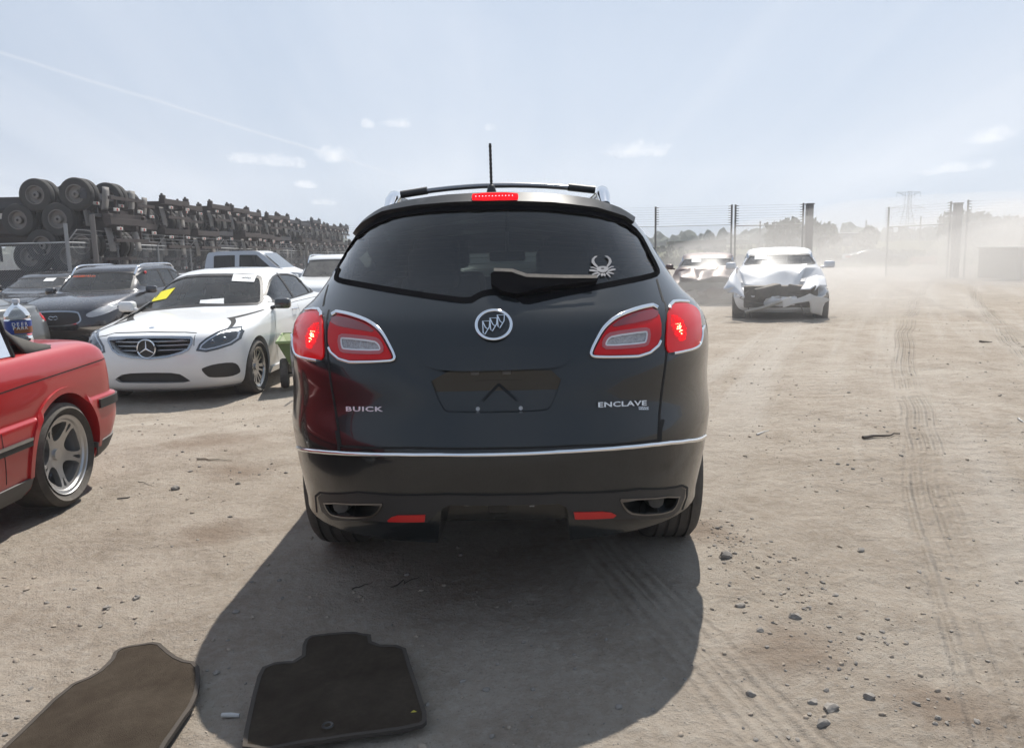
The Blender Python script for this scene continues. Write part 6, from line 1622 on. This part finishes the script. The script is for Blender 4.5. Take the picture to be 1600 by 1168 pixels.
def build_small():
    mat_shape('a', 'larger brown car floor mat cut by the bottom left corner, half in sunlight', [(-60, 1230), (20, 1152), (98, 1072), (150, 1050), (172, 1030), (180, 1010), (212, 1001), (247, 998), (258, 1010), (280, 1028), (310, 1034), (312, 1060), (305, 1090), (292, 1112), (250, 1170), (215, 1230)])
    t, c = mat_shape('b', 'brown car floor mat lying wholly in the shadow of the dark SUV', [(378, 1168), (383, 1130), (400, 1060), (414, 1036), (472, 1031), (474, 1000), (490, 989), (578, 988), (581, 1008), (632, 1009), (638, 1030), (655, 1082), (669, 1122), (655, 1134), (520, 1150)])
    bm = bmesh.new(); o, d = ray(512, 1132); q = o + d * (-(o.z - .03) / d.z); add_lathe(bm, [(.010, .0), (.016, .002), (.019, -.002)], 18, 'Z', False, Matrix.Translation((q.x - c.x, q.y - c.y, q.z - t.location.z + .001))); obj('grommet', bm, BLACK, t)
    def gp(px, py):
        o, d = ray(px, py); q = o + d * (-o.z / d.z)
        for _ in range(3): q = o + d * ((GZ(q.x, q.y) - o.z) / d.z)
        return q
    q = gp(360, 1121); b = thing('plastic_bit', 'short pale plastic tube on the ground between the two floor mats', 'litter', q, R(-5)); bm = bmesh.new(); add_tube(bm, [(-.028, 0, .010), (.0, 0, .011), (.030, .002, .009)], [.007, .008, .006], 8); obj('tube', bm, mat('dirty_white', (.45, .44, .42), .5), b)
    q = gp(647, 1128) ; b = thing('leaf', 'tiny yellow leaf on the corner of the shaded floor mat', 'leaf', q + Vector((0, 0, .035)), 0); bm = bmesh.new()
    V = [bm.verts.new(v) for v in ((-.010, 0, 0), (0, .006, .004), (.011, .001, .001), (.001, -.005, .003))]; bm.faces.new(V); obj('blade', bm, mat('leaf_yellow', (.45, .38, .05), .7), b)
    def stick(px0, py0, px1, py1, r, m, lab, nm='twig', wob=.01):
        a, c_ = gp(px0, py0), gp(px1, py1); t = thing(nm, lab, 'twig', a); pts = []
        for i in range(9):
            p = a.lerp(c_, i / 8); p = p + Vector((noise.noise(Vector((i * .5, px0, 0))) * wob, noise.noise(Vector((px0, i * .5, 0))) * wob * 2, 0)); p.z = GZ(p.x, p.y) + r * 1.2; pts.append(p - a)
        bm = bmesh.new(); add_tube(bm, pts, [r * (1 - .08 * i) for i in range(9)], 6); obj('stem', bm, m, t, 60)
    DK = mat('dark_wood', (.045, .035, .028), .85); PL = mat('pale_wood', (.42, .36, .28), .85); LG = mat('light_scrap', (.55, .53, .50), .7)
    stick(308, 718, 362, 721, .008, PL, 'straight pale stick lying on sunlit dirt left of the dark SUV')
    stick(1348, 686, 1406, 680, .012, DK, 'dark crooked twig on the open dirt right of the dark SUV', wob=.05)
    stick(1530, 535, 1550, 536, .015, DK, 'short dark scrap of wood far right on the dirt')
    stick(550, 921, 582, 910, .003, DK, 'thin dark twig in the shadow behind the dark SUV'); stick(610, 918, 655, 902, .003, DK, 'long thin twig in the shadow, right of another twig', wob=.03)
    stick(216, 752, 238, 760, .002, DK, 'very thin curved twig on sunlit dirt near the red car')
    stick(1182, 680, 1201, 674, .007, LG, 'white scrap strip on the dirt just right of the SUV rear wheel', 'scrap')
    stick(1590, 655, 1600, 661, .008, LG, 'white scrap at the right picture edge', 'scrap')
    # wire staples near the red car's wheel
    a = gp(192, 779); t = thing('wire_clip', 'small bent dark wire clip on the dirt beside the red car wheel', 'wire', a); bm = bmesh.new(); add_tube(bm, [(-.03, -.01, .004), (.03, .006, .004), (.034, .02, .004), (-.02, .004, .004), (-.028, -.012, .008)], .0025, 6); obj('wire', bm, BLACK, t)
    rocks = [(274, 764, 12, 'dark angular stone left of the SUV, on sunlit dirt below the pale stick'), (167, 950, 11, 'round grey stone alone in the sunlit foreground left of the SUV shadow'), (213, 935, 12, 'grey stone on sunlit dirt right of the round one'),
             (1299, 1107, 18, 'largest grey stone in the bottom right foreground'), (1358, 1090, 17, 'grey stone with dark shaded side right of the largest one'), (1288, 1130, 17, 'flat pale stone just below the largest one'), (1240, 964, 14, 'grey stone in the middle of the gravel patch right of the SUV shadow'),
             (1133, 870, 18, 'brown flat stone beside the SUV rear right tyre'), (1173, 1085, 14, 'flat dark stone alone near the edge of the SUV shadow'), (1345, 860, 10, 'small dark stone on the tracks right of the gravel patch'), (1408, 712, 6, 'small black pebble on the open dirt below the crooked twig'),
             (1157, 947, 14, 'thin flat stone right of the SUV shadow'), (372, 756, 7, 'pale pebble right of the dark angular stone'), (833, 1077, 8, 'small dark stone inside the SUV shadow'), (1270, 1098, 12, 'long flat stone left of the largest one'), (1188, 985, 10, 'small stone on the lower edge of the gravel patch'), (1466, 1122, 9, 'small dark stone far right in the foreground')]
    for i, (px, py, s_, lab) in enumerate(rocks):
        q = gp(px, py); rr = s_ / 2 * (q - CAM_M.translation).length / FPX * 1.15
        bm = bmesh.new(); add_stone(bm, q.x, q.y, rr, random.Random(i + 50), .62)
        for v in bm.verts: v.co -= q
        for k in range(1):
            bmesh.ops.subdivide_edges(bm, edges=bm.edges[:], cuts=1, use_grid_fill=True)
        for v in bm.verts: v.co += noise.noise_vector(v.co * (1.2 / rr) + Vector((i, 0, 0))) * rr * .22
        o = obj('stone', bm, ROCKM, None, 28); o.location = q; setp(o, lab, 'stone', 'loose stones in the foreground')
# ------------------------------------------------------------------ air
def volume(name, dens, col, aniso):
    m = bpy.data.materials.new(name); m.use_nodes = True; t = NT(m.node_tree)
    v = t.n('ShaderNodeVolumePrincipled', {'Color': (*col, 1), 'Density': dens, 'Anisotropy': aniso})
    t.nt.links.new(v.outputs[0], t.n('ShaderNodeOutputMaterial').inputs['Volume']); return m
def build_air():
    bm = bmesh.new(); add_box(bm, (60, 150, 16), (520, 480, 40)); 
    o = obj('haze', bm, volume('haze_air', .0014, (.93, .95, 1), .3), None, None); setp(o, 'thin pale haze over the whole lot and field', 'haze', kind='stuff')
    for i, (c, r, d, lab) in enumerate((((14.5, 30, .1), (9.0, 13, 2.8), .042, 'pale dust cloud drifting over the gateway'), ((22, 31, -.2), (10, 9, 3.2), .038, 'thin outer dust round the gate column at the right edge'), ((21.2, 28.0, .0), (6.5, 7.0, 2.6), .095, 'dense dust cloud at the right edge around the gate column'), ((6.2, 17.2, .0), (3.4, 3.0, 1.15), .11, 'low dust swirling round the two wrecked cars'))):
        bm = bmesh.new(); bmesh.ops.create_icosphere(bm, subdivisions=4, radius=1)
        for v in bm.verts:
            k = 1 + .22 * noise.fractal(v.co * 1.6 + Vector((i * 7, 0, 0)), 1, 2, 3); v.co = Vector((c[0] + v.co.x * r[0] * k, c[1] + v.co.y * r[1] * k, c[2] + v.co.z * r[2] * k))
        o = obj('dust_cloud', bm, volume('dust_air_%d' % i, d, (.93, .90, .86), .2), None, 180); setp(o, lab, 'dust', kind='stuff')
suv = build_suv()
build_convertible(); build_jug(); build_white_sedan(); build_crossover(); build_background_cars(); build_pickup(); build_cart(); build_wrecks()
build_stacks(); build_left_fence(); build_right_fence(); build_far(); build_small(); build_air()
